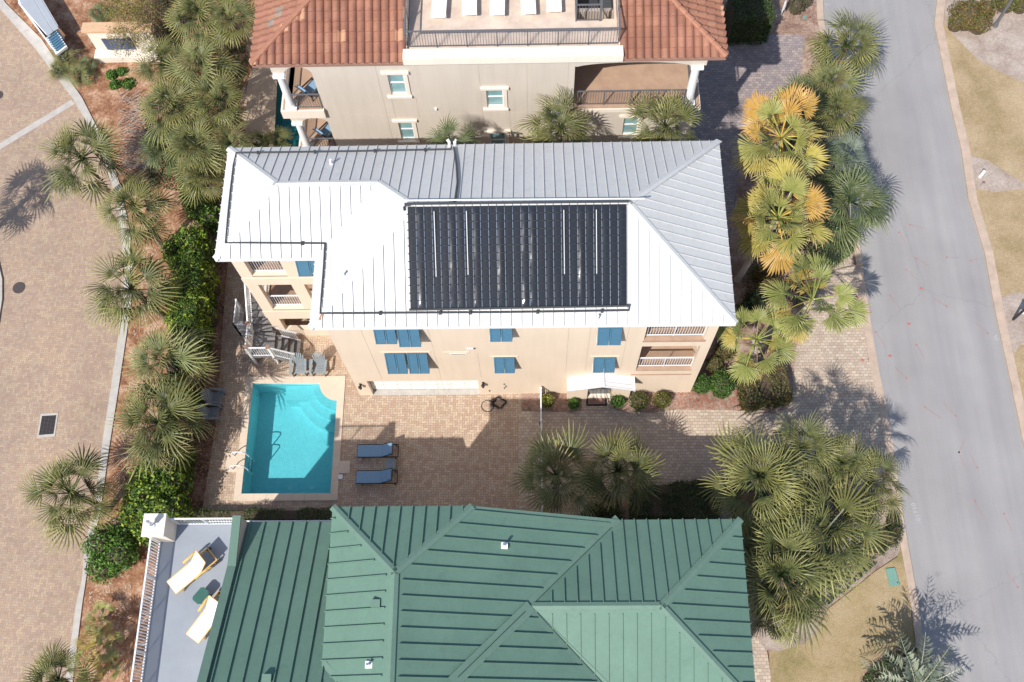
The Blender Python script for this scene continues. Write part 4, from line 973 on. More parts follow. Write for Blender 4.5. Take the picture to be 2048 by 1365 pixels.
# the neighbours' narrow pool
NPt = thing('lap_pool', (NP[0].x, NP[0].y, 0), 'narrow dark teal pool squeezed beside the tiled house balconies', 'swimming pool')
xs = [p.x for p in NP]; ys = [p.y for p in NP]
mb = MB(); mb.prism([(p.x, p.y) for p in NP], -1.5, -1.3)
c_ = sum(NP, Vector())/4
o_ = [c_+(p-c_)*1.04 for p in NP]; i_ = [c_+(p-c_)*1.001 for p in NP]
mb.prism([(p.x, p.y) for p in o_], -1.5, -.02, [[(p.x, p.y) for p in i_]]); mb.build('basin', 'teal', NPt)
MB().prism([(p.x, p.y) for p in i_], -.09, -.085).build('water', 'water', NPt)
# ================================================================ the green roofed house (south)
GH = thing('green_roof_house', (-2, 0, 0), 'house under green standing seam metal roofs with a railed roof deck', 'house')
GP = .475; e1, e2 = 10.3, 7.65
gN = at(800, 1013, e1).y; gW = at(665, 1015, e1).x; gEs = at(945, 1012, e1).x      # eaves of the tall block
gN2 = gN; gE = at(1482, 1042, e2).x; gx2 = gEs+(e1-e2)/GP
rx = (gW+gEs)/2; zr1 = e1+GP*(gEs-rx); ry = gN-(gEs-rx)
wy = (at(1320, 1213, e2+GP*3.1)).y; hdg = gN2-wy; zr2g = e2+GP*hdg
rxE = gE-hdg; GS = -14.0
def zG(x, y):
    a = e1+GP*min(x-gW, gEs-x if False else (gEs-x), gN-y)      # tall block (its east plane runs on down)
    return a
def zWing(x, y): return e2+GP*min(gN2-y, gE-x, y-(wy-hdg))
def zGall(x, y): return max(zG(x, y), zWing(x, y))
def zLow(x, y): return e2+GP*(gN2-y)
mb = MB()
V = Vector
tallW = [V((gW, gN, e1)), V((rx, ry, zr1)), V((rx, GS, zr1)), V((gW, GS, e1))]
tallN = [V((gW, gN, e1)), V((gEs, gN, e1)), V((rx, ry, zr1))]
# east plane, cut where the wing's planes rise above it
xv = gx2; vly = [V((xv, gN, e2))]
xr_ = gEs-(zr2g-e1)/GP                                   # where the wing's ridge meets the east plane
bS = wy-hdg; xS = gx2
tallE = [V((gEs, gN, e1)), V((gx2, gN, e2)), V((xr_, wy, zr2g)), V((xS, bS, e2)), V((xS, GS, e2)), V((rx, GS, zr1)), V((rx, ry, zr1))]
wN = [V((gx2, gN2, e2)), V((gE, gN2, e2)), V((rxE, wy, zr2g)), V((xr_, wy, zr2g))]
wE = [V((gE, gN2, e2)), V((gE, bS, e2)), V((rxE, wy, zr2g))]
wS = [V((xr_, wy, zr2g)), V((rxE, wy, zr2g)), V((gE, bS, e2)), V((xS, bS, e2))]
capx = at(463, 1110, 8.9).x
lx0_ = capx+.12; lxE = gW+.6
low = [V((lx0_, gN2, e2)), V((gW+.02, gN2, e2)), V((gW+.02, GS+3, e2+GP*(gN2-GS-3))), V((lx0_, GS+3, e2+GP*(gN2-GS-3)))]
# low plane beyond its meeting with the west plane: valley climbing to the east
yv = gN2-(e1-e2)/GP; low2 = [V((gW+.02, yv, e1)), V((rx, yv-(rx-gW), zr1)), V((rx, GS, zr1)), V((gW+.02, GS, zr1+2))]
yR = yv-(rx-gW)
low = [V((lx0_, gN2, e2)), V((gW+.02, gN2, e2)), V((gW+.02, yv, e1)), V((rx, yR, zr1)), V((lx0_, yR, zr1))]
tallW = [V((gW, gN, e1)), V((rx, ry, zr1)), V((rx, yR, zr1)), V((gW, yv, e1))]
backs = [V((lx0_, yR, zr1)), V((rx, yR, zr1)), V((rx, GS, e2)), V((lx0_, GS, e2))]
slopes(mb, [tallW, tallN, tallE, wN, wE, wS, low, backs], .16)
kw = dict(w_=.036, h_=.075)
seams(mb, tallW, (0, 1, 0), .55, inset=.32, phase=.1, **kw); seams(mb, tallN, (1, 0, 0), .46, inset=.1, phase=.2, **kw)
seams(mb, tallE, (0, 1, 0), .53, inset=.25, phase=.35, eave=e2-5, **kw); seams(mb, wN, (1, 0, 0), .47, inset=.1, phase=.1, eave=e2, **kw)
seams(mb, wE, (0, 1, 0), .53, inset=.35, phase=.3, **kw); seams(mb, wS, (1, 0, 0), .51, inset=.28, phase=.25, w_=.022, h_=.045)
seams(mb, low, (1, 0, 0), .54, inset=.0, phase=.15, **kw)
roofG = mb.build('roof', 'green', GH)
mb = MB()
for a, b in ((tallN[0], tallN[2]), (tallN[1], tallN[2]), (tallN[2], V((rx, yR, zr1)))): capline(mb, a, b, zG, .14, .06)
for a, b in ((wN[3], wN[2]), (wN[1], wN[2]), (wE[1], wN[2])): capline(mb, a, b, zWing, .14, .06)
mb.build('ridge_cap', 'greencap', roofG)
mb = MB()
capline(mb, wN[0], wN[3], zGall, .24, .018); capline(mb, wN[3], wS[3], zGall, .2, .018)
ext = wN[3]+(wN[3]-wN[0]).normalized()*4.0; capline(mb, wN[3], V((ext.x, ext.y, 0)), zG, .22, .085)
mb2 = MB()
for a, b, zf in ((wN[0], wN[3], zGall), (wN[3], V((ext.x, ext.y, 0)), zG), (wN[3], wS[3], zGall)):
    d_ = Vector((b.x-a.x, b.y-a.y, 0)).normalized(); h_ = Vector((-d_.y, d_.x, 0))
    for o_, wd in ((0, .022),):
        p_, q_ = a+h_*o_+d_*.3, b+h_*o_-d_*.25; mb2.beam((p_.x, p_.y, zf(p_.x, p_.y)+(.10 if zf is zG else .03)), (q_.x, q_.y, zf(q_.x, q_.y)+(.10 if zf is zG else .03)), wd, .02)
mb2.build('valley_shade_line', 'valley_shade', roofG)  # thin dark strips stand in for shadow in the valley joint
def zLW(x, y): return max(zG(x, y), zLow(x, y))
capline(mb, V((gW, yv, e1)), V((rx, yR, zr1)), zLW, .22, .02)
capline(mb, V((gEs-.1, gN-.16, e1)), V((gx2, gN-.16, e2)), lambda x, y: zG(x, min(y, gN)) if x > gEs else e1, .16, .05)
mb.build('valley_flashing', 'greencap', roofG)
for px, py, zf in ((1009, 1092, zG), (738, 1330, zG)):
    p = hit(px, py, zf); mb = MB(); mb.box(p.x-.12, p.x+.12, p.y-.12, p.y+.12, p.z-.05, p.z+.07); o = mb.build('vent_boot', 'clean_white', roofG)
    mb = MB(); mb.cyl((p.x, p.y, p.z+.05), .05, .32, 10); mb.build('roof_vent', 'steel', o)
for px, py, zf in ((752, 1208, zG), (535, 1357, zLow)):
    p = hit(px, py, zf); mb = MB(); mb.box(p.x-.16, p.x+.16, p.y-.13, p.y+.13, p.z-.15, p.z+.16); mb.build('roof_vent', 'greencap', roofG)
# walls under the roofs
mb = MB()
mb.box(gW+.4, gEs-.4, yR+.3, gN-.4, -.1, e1-.1); mb.box(gW+.42, gEs-.42, GS+.4, yR+.29, -.1, e2-.3); mb.box(gEs-.38, gE-.4, bS+.3, gN-.42, -.1, e2-.1); mb.box(capx, gW+.38, GS+.5, gN-.44, -.1, e2-.1)
mb.build('wall', 'beige', GH)
# roof deck at the west end
DZ = 7.5
dw = at(317, 1098, DZ).x; dn = gN2+.0
tag_ = None
MB().prism([(dw, -12), (dw, dn), (capx-.14, dn), (capx-.14, -12)], DZ-.25, DZ).build('roof_deck', 'deckblue', GH)
MB().box(dw+.3, capx-.16, -11.5, dn-.3, -.1, DZ-.26).build('deck_wall', 'beige', GH)
capz = 8.7; yc = gN2-(capz-.25-e2)/GP-.2
mb = MB(); mb.wall([(dn, 7.2), (dn, capz-.05), (yc, capz-.05), (-10, capz-.05+GP*(yc+10)), (-10, 7.2)], capx-.12, capx+.12, axis='x'); mb.build('parapet_wall', 'taupe', GH)
mb = MB(); mb.wall([(dn+.03, capz-.04), (dn+.03, capz+.03), (yc, capz+.03), (-10, capz+.03+GP*(yc+10)), (-10, capz-.04+GP*(yc+10)), (yc, capz-.04)], capx-.17, capx+.15, axis='x'); mb.build('parapet_cap', 'greencap', GH)
railpart('railing', 'whitemetal', GH, [((dw+.7, dn-.05, DZ), (capx-.2, dn-.05, DZ))], gap=.11)
railpart('railing', 'whitemetal', GH, [((dw+.05, dn-.8, DZ), (dw+.05, -2.5, DZ))], gap=.11, r_=.034)
mb = MB(); mb.tube([(dw-.22, dn-1.0, DZ+.35), (dw-.22, -2.5, DZ+.35)], .035, 8)
for i in range(6): mb.tube([(dw-.22, dn-1.2-i*1.7, DZ+.35), (dw, dn-1.2-i*1.7, DZ)], .02, 6)
mb.build('outer_rail', 'whitemetal', GH)
mb = MB(); px0 = dw-.1; mb.box(px0-.02, px0+.72, dn-.74, dn+.02, DZ-.3, DZ+1.35); mb.box(px0-.08, px0+.78, dn-.80, dn+.08, DZ+1.35, DZ+1.45); mb.build('corner_pillar', 'cream', GH)
mb = MB(); cx_, cy_ = px0+.3, dn-.4; mb.cyl((cx_, cy_, DZ+1.45), .13, .05, 14, .1); mb.cyl((cx_, cy_, DZ+1.5), .03, .25, 8); mb.box(cx_-.08, cx_+.08, cy_-.08, cy_+.08, DZ+1.72, DZ+1.98); mb.cyl((cx_, cy_, DZ+1.98), .13, .1, 8, .02)
tag(mb.build('pillar_lantern', 'whitemetal'), 'small pale lantern on top of the square corner pillar of the deck', 'lantern')
def yellow_lounger(lbl, loc, rz):
    t, b = lounger('yellow_lounger', 'yellow', 'whitesling', lbl, 'yellow and white loungers on the blue grey deck', 52, pillow=False, L=1.9, W=.62)
    for s in (-1, 1):
        mb = MB(); mb.tube([(-.05, s*.40, .56), (.2, s*.40, .60), (.45, s*.42, .58), (.62, s*.42, .5)], .045, 8); mb.beam((-.02, s*.38, .54), (0, s*.33, .34), .04, .04); mb.beam((.6, s*.42, .5), (.62, s*.33, .05), .04, .04); mb.build('arm', 'yellow', t)
        mb = MB()
    mb = MB(); mb.tube([(.93, -.26, .12), (.93, .26, .12)], .02, 6); mb.cyl((0, 0, 0), .01, .01, 4); mb.build('axle', 'yellow', t)
    for s in (-1, 1):
        mb = MB(); mb.tube([(.93, s*.30, .12), (.93, s*.34, .12)], .12, 14); mb.build('wheel', 'darkgrey', t)
    t.location = loc; t.rotation_euler = (0, 0, rz)
    return t
p = at(384, 1142, DZ+.35); yellow_lounger('white and yellow wheeled lounger near the corner pillar on the deck', (p.x, p.y, DZ), R(42))
p = at(418, 1234, DZ+.35); yellow_lounger('white and yellow wheeled lounger half behind the green sloping parapet', (p.x, p.y, DZ), R(56))
p = at(402, 1192, DZ+.45); tb = thing('octagonal_table', (0, 0, 0), 'dark green octagonal side table between the two yellow loungers', 'side table')
mb = MB(); a_, b_, c__ = .30, .21, .08; mb.prism([(-a_+c__, -b_), (a_-c__, -b_), (a_, -b_+c__), (a_, b_-c__), (a_-c__, b_), (-a_+c__, b_), (-a_, b_-c__), (-a_, -b_+c__)], .46, .5)
mb.build('table_top', 'tablegreen', tb)
mb = MB()
for i in range(5): mb.box(-.24, .24, -.16+i*.075, -.155+i*.075, .5, .502)
mb.build('slat_line', 'black', tb)
for a in (-.18, .18):
    for b in (-.13, .13): MB().beam((a*1.2, b*1.2, 0), (a, b, .46), .035, .035).build('leg', 'black', tb)
tb.location = (p.x, p.y, DZ); tb.rotation_euler = (0, 0, R(52))
# ================================================================ low things north of that deck
q0, q1 = at(455, 1041), at(700, 1040)
WF = thing('low_white_fence', (q0.x, q0.y, 0), 'low white fence behind the clipped hedge below the pool', 'fence')
mb = MB(); ya = at(500, 1043, .8).y; railing(mb, (q0.x-.6, ya, 0), (q1.x-.2, ya, 0), h=.8, gap=.12, posts=True, r_=.02); mb.build('pickets', 'whitemetal', WF)
tp = ats([(385, 1040), (500, 1046), (490, 1075), (360, 1075)]); tag(MB().prism([(p.x, p.y) for p in tp], .05, .10).build('teal_tarp', 'teal'), 'teal tarp lying between the low white fence and the deck pillar', 'tarp')
# ================================================================ north west: boardwalk shed and monument sign
BW = thing('gatehouse_canopy', at(75, 60), 'long white canopy with flat grey roof panels and blue louvres by the brick road', 'canopy')
def quadbar(pts, z0, z1): return MB().prism([(p.x, p.y) for p in ats(pts, z1)], z0, z1)
quadbar([(12, -60), (47, -66), (116, 52), (93, 70), (40, 12)], 1.1, 1.22).build('roof', 'whitemetal', BW)
mb = MB(); mb.prism([(p.x, p.y) for p in ats([(20, -60), (31, -62), (106, 64), (96, 72), (42, 10)], 1.25)], 1.22, 1.25); mb.build('roof_panel', 'greymetal', BW)
mb = MB(); mb.prism([(p.x, p.y) for p in ats([(33, -62), (46, -64), (117, 57), (107, 63)], 1.25)], 1.22, 1.25); mb.build('roof_panel', 'greymetal', BW)
A = ats([(94, 76), (112, 63), (130, 92), (113, 105)], 1.1); fr = MB().prism([(p.x, p.y) for p in ats([(92, 76), (113, 62), (134, 93), (112, 110)], 1.05)], .9, 1.05).build('louvre_frame', 'white', BW)
mb = MB()
for i in range(7):
    a, b = A[0].lerp(A[3], (i+.5)/7), A[1].lerp(A[2], (i+.5)/7); mb.beam(a+V((0, 0, .02)), b+V((0, 0, .02)), .10, .03)
mb.build('louvre', 'blue', fr)
mb = MB()
for x, y in ((50, 10), (80, 45), (100, 72), (114, 98), (126, 90), (112, 56)): p = at(x, y, 1.0); mb.box(p.x-.06, p.x+.06, p.y-.06, p.y+.06, 0, .95)
mb.build('post', 'white', BW)
a, b = at(43, 14, .7), at(112, 106, .7); mb = MB(); mb.beam((a.x, a.y, .6), (b.x, b.y, .6), .06, .95); mb.build('side_board', 'white', BW)
# monument wall with a navy panel
mz = 2.0; a, b = at(163, 62, mz), at(300, 55, mz); yM = (a.y+b.y)/2
MS = thing('monument_wall', (a.x, yM, 0), 'white stucco monument wall with tan cap and navy panel under the wispy tree', 'monument')
MB().box(a.x+.2, b.x, yM-.1, yM+.35, 0, mz-.08).build('wall', 'cream', MS); MB().box(a.x, b.x+.1, yM-.2, yM+.45, mz-.08, mz+.05).build('cap', 'tancap', MS)
MB().box(a.x+.15, b.x, yM-.75, yM-.12, 0, .45).build('base', 'cream', MS)
c0_, c1_ = onY(203, 76, yM-.1), onY(275, 100, yM-.1)
fr = MB().wall(rect(c0_.x-.1, c1_.x+.1, c1_.z-.08, c0_.z+.06), yM-.16, yM-.102).build('panel_frame', 'peach', MS); MB().box(c0_.x-.02, c1_.x+.02, yM-.18, yM-.161, c1_.z, c0_.z).build('panel', 'signblue', fr)
# ================================================================ street things
p = at(38, 576); mb = MB(); mb.cyl((p.x, p.y, -.01), .33, .024, 28); o = mb.build('manhole_cover', 'iron'); tag(o, 'round iron manhole cover in the brick road beside the pale kerb', 'manhole cover')
p = at(-4, 191); mb = MB(); mb.cyl((p.x, p.y, -.01), .3, .022, 24); o = mb.build('manhole_cover', 'iron'); tag(o, 'round iron manhole cover cut by the left picture edge above the drain strip', 'manhole cover')
q = ats([(82, 828), (117, 826), (110, 873), (74, 876)])
DG = thing('storm_drain', (q[0].x, q[0].y, 0), 'rectangular black storm drain grate in a concrete frame on the brick road', 'drain')
c_ = sum(q, Vector())/4; qi = [c_+(p-c_)*.8 for p in q]
MB().prism([(p.x, p.y) for p in q], 0, .02, [[(p.x, p.y) for p in qi]]).build('frame', 'concrete', DG)
MB().prism([(p.x, p.y) for p in qi], -.02, .005).build('pit', 'black', DG)
mb = MB()
for i in range(5): a, b = qi[0].lerp(qi[1], i/4), qi[3].lerp(qi[2], i/4); mb.beam(a+V((0, 0, .016)), b+V((0, 0, .016)), .022, .012)
for i in range(15): a, b = qi[0].lerp(qi[3], i/14), qi[1].lerp(qi[2], i/14); mb.beam(a+V((0, 0, .013)), b+V((0, 0, .013)), .022, .012)
mb.build('grate', 'iron', DG)
q = ats([(1771, 1138), (1789, 1136), (1799, 1171), (1780, 1174)], .06); UB = thing('utility_box', (q[0].x, q[0].y, .04), 'flat green utility lid set in the lawn beside the road kerb', 'utility box')
MB().prism([(p.x, p.y) for p in q], .02, .10).build('lid', 'utility', UB)
c_ = sum(q, Vector())/4; mb = MB(); mb.cyl((q[2].x-.08, q[2].y+.12, .1), .03, .006, 10); mb.build('bolt', 'black', UB)
# white post in the right hand bed
p0 = at(1959, 355); PB = thing('white_bollard', p0, 'short white post standing in the sandy patch right of the road', 'post')
MB().tube([p0, p0+V((.0, 0, .62))], .085, 12).build('post', 'clean_white', PB); MB().cyl((p0.x, p0.y, .62), .09, .05, 12, .03).build('cap', 'cream', PB)
# street light pole at the top right
p0 = at(1990, 52, .05); LP = thing('street_lamp', p0, 'tall grey street lamp pole rising past the top right corner', 'street lamp')
MB().tube([p0, p0+V((0, 0, 5.2))], [.09, .06], 12).build('pole', 'rail_grey', LP); MB().cyl((p0.x, p0.y, 0.05), .16, .35, 12, .1).build('base', 'rail_grey', LP)
mb = MB(); mb.cyl((p0.x, p0.y, 5.2), .12, .35, 10, .2); mb.cyl((p0.x, p0.y, 5.55), .25, .12, 10, .04); mb.build('lantern', 'darkgrey', LP)
# house sign on a dark post at the right edge
p0 = at(2026, 640, .05); HS = thing('yard_sign', p0, 'white board on a dark post in the grey bed at the right edge', 'sign')
MB().beam(p0, p0+V((0, 0, 1.5)), .09, .09).build('post', 'black', HS); MB().box(p0.x+.05, p0.x+.75, p0.y-.03, p0.y+.02, .85, 1.35).build('board', 'clean_white', HS); MB().beam(p0+V((-.1, 0, 1.45)), p0+V((.8, 0, 1.45)), .06, .06).build('arm', 'black', HS)
p0 = at(1562, 30, .04); RS = thing('realty_sign', p0, 'small white sign panel on a stake beside the dark clipped bush', 'sign')
MB().box(p0.x-.03, p0.x+.03, p0.y-.03, p0.y+.03, 0, 1.1).build('stake', 'white', RS); MB().beam(p0+V((0, -.2, .85)), p0+V((.1, .35, .85)), .03, .5).build('panel', 'whitemetal', RS)
# mailbox among the palms by the road
p0 = at(1697, 288, .04); MX = thing('mailbox', p0, 'black mailbox on a post poking from the palms beside the road', 'mailbox')
MB().beam(p0, p0+V((0, 0, 1.15)), .09, .09).build('post', 'black', MX)
mb = MB(); mb.wall([(-.12, 0), (.12, 0), (.12, .14), (.07, .22), (0, .25), (-.07, .22), (-.12, .14)], -.28, .28); mb.v = [(x+p0.x+.05, y+p0.y, z+1.15) for x, y, z in mb.v]; mb.build('box', 'rubber', MX)
for i, (x, y) in enumerate(((1612, 42), (1960, 373))):
    p = at(x, y, .05); t = thing('marker_flag', p, ('tiny orange red flag in the bare bed beside the top driveway corner', 'tiny orange red flag in the sandy patch below the white post')[i], 'flag')
    MB().beam(p, p+V((0, 0, .4)), .012, .012).build('wire', 'steel', t); MB().box(p.x, p.x+.14, p.y-.003, p.y+.003, .33, .45).build('flag', 'redpaint', t)
p = at(1609, 35, .05); mb = MB(); mb.cyl((p.x, p.y, .03), .12, .05, 14); tag(mb.build('valve_cover', 'utility'), 'small green valve cover in the bare bed at the top', 'valve cover')
p = at(1751, 1065, .06); mb = MB(); mb.cyl((p.x, p.y, .03), .13, .05, 14); tag(mb.build('valve_cover', 'utility'), 'small green valve cover in the pale bed by the road kerb', 'valve cover')
# ================================================================ PLANTS
def fan_leaf(rg, pet, rad, nseg, fuse, spread, droop, cup, base, tip, tilt_noise=.06, petw=.022):
    V_ = []; F_ = []; C_ = []
    # petiole
    n = 4
    for i in range(n+1):
        t = i/n; x = pet*t; z = -.10*pet*t*t
        V_ += [(x, -petw*(1-.4*t), z), (x, petw*(1-.4*t), z), (x, 0, z-petw)]; C_ += [base*1.25]*3
        if i < n: a = i*3; F_ += [(a, a+3, a+4, a+1), (a+1, a+4, a+5, a+2), (a+2, a+5, a+3, a)]
    z0 = -.10*pet
    ds = 2*spread/nseg
    for i in range(nseg):
        a = -spread+(i+.5)*ds; L = rad*(.80+.22*math.cos(a))*rg.uniform(.88, 1.08); hw_ = ds*.5*.98; a += rg.uniform(-.02, .02)
        r1, r2 = L*fuse, L*(fuse+(1-fuse)*.55)
        def P(ang, r, dz):
            x = r*math.cos(ang); y = r*math.sin(ang)
            z = z0-droop*(r/rad)**2*rad-cup*x*abs(x)/rad*.5+dz+tn*(r/rad)
            return (pet+x, y, z)
        tn = rg.uniform(-tilt_noise, tilt_noise)
        w2 = hw_*.37; b = len(V_); fold = hw_*r1*.55
        V_ += [P(a, .01, 0), P(a, r1, fold), P(a-hw_, r1, 0), P(a+hw_, r1, 0), P(a, r2, fold*.7), P(a-w2, r2, 0), P(a+w2, r2, 0), P(a+rg.uniform(-.05, .05), L, -.22*rad*rg.random()**2)]
        F_ += [(b, b+2, b+1), (b, b+1, b+3), (b+2, b+5, b+4, b+1), (b+1, b+4, b+6, b+3), (b+5, b+7, b+4), (b+4, b+7, b+6)]
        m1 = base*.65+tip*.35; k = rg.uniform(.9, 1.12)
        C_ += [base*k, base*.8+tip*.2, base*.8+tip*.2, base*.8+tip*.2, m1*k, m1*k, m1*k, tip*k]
    return np.array(V_), F_, np.array(C_)
def crown(seed, nleaf, pet, rad, nseg, fuse, spread, droop, cup, pal, elev=(80, -40), young=0):
    rg = random.Random(seed); VS = []; FS = []; CS = []; off = 0
    for i in range(-young, nleaf):
        t = (max(i, 0)+.5)/nleaf; el = R(elev[0]+(elev[1]-elev[0])*t**.85+rg.uniform(-13, 13)); az = i*2.399963+rg.uniform(-.45, .45)
        base, tip = pal(rg, t)
        s = rg.uniform(.78, 1.12)*(0.80+.28*min(1, t*2))
        if i < 0: s *= .55; el = R(rg.uniform(50, 85)); az = rg.uniform(0, 6.28)
        V_, F_, C_ = fan_leaf(rg, pet*s*rg.uniform(.7, 1.22), rad*s*rg.uniform(.85, 1.15), nseg, fuse, spread*rg.uniform(.62, 1.0), droop*(.6+.8*t), cup, np.array(base), np.array(tip))
        roll = rg.uniform(-.8, .8)
        M = Matrix.Rotation(az, 3, 'Z') @ Matrix.Rotation(-el, 3, 'Y') @ Matrix.Rotation(roll, 3, 'X')
        W_ = V_ @ np.array(M).T; W_[:, 2] += .05*t
        VS.append(W_); CS.append(C_*rg.uniform(.85, 1.12)); FS += [tuple(k+off for k in f) for f in F_]; off += len(V_)
    mb = MB(); v = np.concatenate(VS); mb.v = [tuple(p) for p in v]; mb.f = FS
    return mb, np.concatenate(CS)
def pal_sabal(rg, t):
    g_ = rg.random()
    b = (.022+.02*g_, .038+.02*g_, .014); tp = (.31+.17*g_, .31+.12*g_, .11+.04*g_)  # leaf bases darkened: the crown's inner shade is put into the colour
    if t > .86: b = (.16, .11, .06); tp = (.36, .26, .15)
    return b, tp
def pal_sabal_dry(rg, t):
    b = (.06, .085, .03); tp = (.52, .35, .16) if rg.random() < .4 else (.44, .42, .17); return b, tp
def pal_blue(rg, t): return (.10, .135, .10), (.38, .43, .34)
def pal_dark(rg, t): return (.04, .065, .028), (.28, .31, .13)
def pal_washy(rg, t):
    if t > .25 and rg.random() < .62: return ((.36, .32, .07), (.60, .42, .21)) if rg.random() < .6 else ((.44, .28, .06), (.62, .36, .18))
    if rg.random() < .25: return (.48, .29, .06), (.66, .38, .20)
    return (.23, .255, .065), (.58, .45, .22)
def pal_green_washy(rg, t):
    if t > .3 and rg.random() < .5: return (.36, .29, .07), (.58, .40, .18)
    return (.20, .235, .06), (.52, .46, .21)
PROTO = {}
def mesh_of(mb, cols, name, mat='leaf'):
    o = mb.build(name, mat, None, cols=cols); me = o.data; bpy.data.objects.remove(o); return me
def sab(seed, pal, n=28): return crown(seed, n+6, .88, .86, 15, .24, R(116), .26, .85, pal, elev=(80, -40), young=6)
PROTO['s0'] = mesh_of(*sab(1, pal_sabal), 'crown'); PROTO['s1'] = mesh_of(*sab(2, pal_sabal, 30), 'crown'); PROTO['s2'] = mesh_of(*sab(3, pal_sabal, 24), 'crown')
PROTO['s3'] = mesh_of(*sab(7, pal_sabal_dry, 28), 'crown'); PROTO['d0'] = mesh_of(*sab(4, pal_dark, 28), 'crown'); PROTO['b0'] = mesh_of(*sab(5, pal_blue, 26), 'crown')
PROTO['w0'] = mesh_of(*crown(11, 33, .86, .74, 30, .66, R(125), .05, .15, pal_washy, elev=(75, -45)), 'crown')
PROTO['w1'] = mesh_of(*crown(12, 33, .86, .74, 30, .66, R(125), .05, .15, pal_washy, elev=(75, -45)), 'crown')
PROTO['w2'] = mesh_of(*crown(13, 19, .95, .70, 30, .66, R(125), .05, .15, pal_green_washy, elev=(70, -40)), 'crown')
def pinnate(seed, n=36):
    rg = random.Random(seed); VS, FS, CS = [], [], []; off = 0
    for i in range(n):
        t = (i+.5)/n; el = R(82-100*t); az = i*2.39996; L = rg.uniform(1.5, 1.9); M = Matrix.Rotation(az, 3, 'Z') @ Matrix.Rotation(-el, 3, 'Y')
        vs = []; fs = []; cs = []; K = 17; g_ = rg.random()
        def C(s): return (L*s, 0, -L*.55*s*s)
        for k in range(K):
            s = .12+.86*k/K; c = C(s); c2 = C(s+.009); l = .50*math.sin(math.pi*min(1, .18+s*.8))**.7
            for sg in (-1, 1):
                b = len(vs); ra = rg.uniform(-.25, .25); d = (l*(.62+ra), sg*l*(.74-ra), .16-rg.uniform(.1, .5)*l); vs += [c, c2, (c[0]+d[0]*.55+.03, c[1]+d[1]*.55, c[2]+d[2]*.55+.04), (c[0]+d[0], c[1]+d[1], c[2]+d[2]-.1)]
                fs += [(b, b+1, b+2), (b, b+2, b+3)]; cs += [(.17, .21, .15)]*2+[(.27, .31, .23), (.42, .45, .37)]
        for k in range(8):
            a, b2 = C(k/8), C((k+1)/8); b = len(vs); w_ = .025*(1-k/9)
            vs += [(a[0], -w_, a[2]), (a[0], w_, a[2]), (b2[0], w_*.8, b2[2]), (b2[0], -w_*.8, b2[2])]; fs.append((b, b+1, b+2, b+3)); cs += [(.36, .37, .27)]*4
        W_ = np.array(vs) @ np.array(M).T; VS.append(W_); CS.append(np.array(cs)*rg.uniform(.85, 1.1)); FS += [tuple(q+off for q in f) for f in fs]; off += len(vs)
    mb = MB(); mb.v = [tuple(p) for p in np.concatenate(VS)]; mb.f = FS; return mesh_of(mb, np.concatenate(CS), 'crown')
PROTO['p0'] = pinnate(21)
def palm(name, cat, proto, px, py, z, rpx, label, group, base=None, tr=.15, rz=0, bark='bark', R0=1.62):
    c = at(px, py, z); bp = Vector((c.x, c.y, 0)) if base is None else at(base[0], base[1], 0)
    k = 1970/((CAMH-z)/.927); s = rpx/k/R0
    t = thing(name, bp, label, cat, group)
    n = 12; path = []; rs = []
    for i in range(n+1):
        f = i/n; q = bp.lerp(c, f**1.15); path.append(Vector((q.x, q.y, (z-.05)*f))); rs.append(tr*(1.25 if i == 0 else 1.0-.12*f)*(1+.05*(i % 2)))
    mb = MB(); mb.tube(path, rs, 10); rg = random.Random(int(px*7+py))
    for i in range(26):                      # old leaf boots under the crown
        f = rg.uniform(.62, .99); a = rg.uniform(0, 6.28); q = path[int(f*n)]; q = Vector((q.x, q.y, (z-.05)*f)); d = Vector((math.cos(a), math.sin(a), .9)).normalized()
        mb.beam(q+d*tr*.6, q+d*(tr+.14), .06, .03)
    mb.build('trunk', bark, t, smooth=False)
    o = bpy.data.objects.new('crown', PROTO[proto]); COL.objects.link(o); o.parent = t; o.location = c-bp; o.rotation_euler = (rg.uniform(-.12, .12), rg.uniform(-.12, .12), rz or rg.uniform(0, 6.28)); o.scale = (s, s, s*.95)
    return t
G1 = 'sabal palms in a row along the brick road'
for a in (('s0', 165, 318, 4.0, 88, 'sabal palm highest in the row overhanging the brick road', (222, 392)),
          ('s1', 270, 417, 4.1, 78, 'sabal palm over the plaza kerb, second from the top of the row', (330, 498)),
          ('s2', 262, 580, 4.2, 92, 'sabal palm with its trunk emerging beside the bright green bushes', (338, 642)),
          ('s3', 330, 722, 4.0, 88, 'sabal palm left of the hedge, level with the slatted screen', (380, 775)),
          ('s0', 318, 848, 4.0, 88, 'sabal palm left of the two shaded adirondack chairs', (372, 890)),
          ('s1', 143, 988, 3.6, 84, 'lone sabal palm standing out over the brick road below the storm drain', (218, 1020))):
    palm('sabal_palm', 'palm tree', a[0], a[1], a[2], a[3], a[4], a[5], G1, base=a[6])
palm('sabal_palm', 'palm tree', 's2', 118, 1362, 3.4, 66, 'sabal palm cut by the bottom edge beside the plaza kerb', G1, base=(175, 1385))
palm('sabal_palm', 'palm tree', 's0', -196, 420, 5.5, 85, 'sabal palm just outside the left edge whose shadow falls on the brick road', G1)
G2 = 'sabal palms massed beside the tiled house'
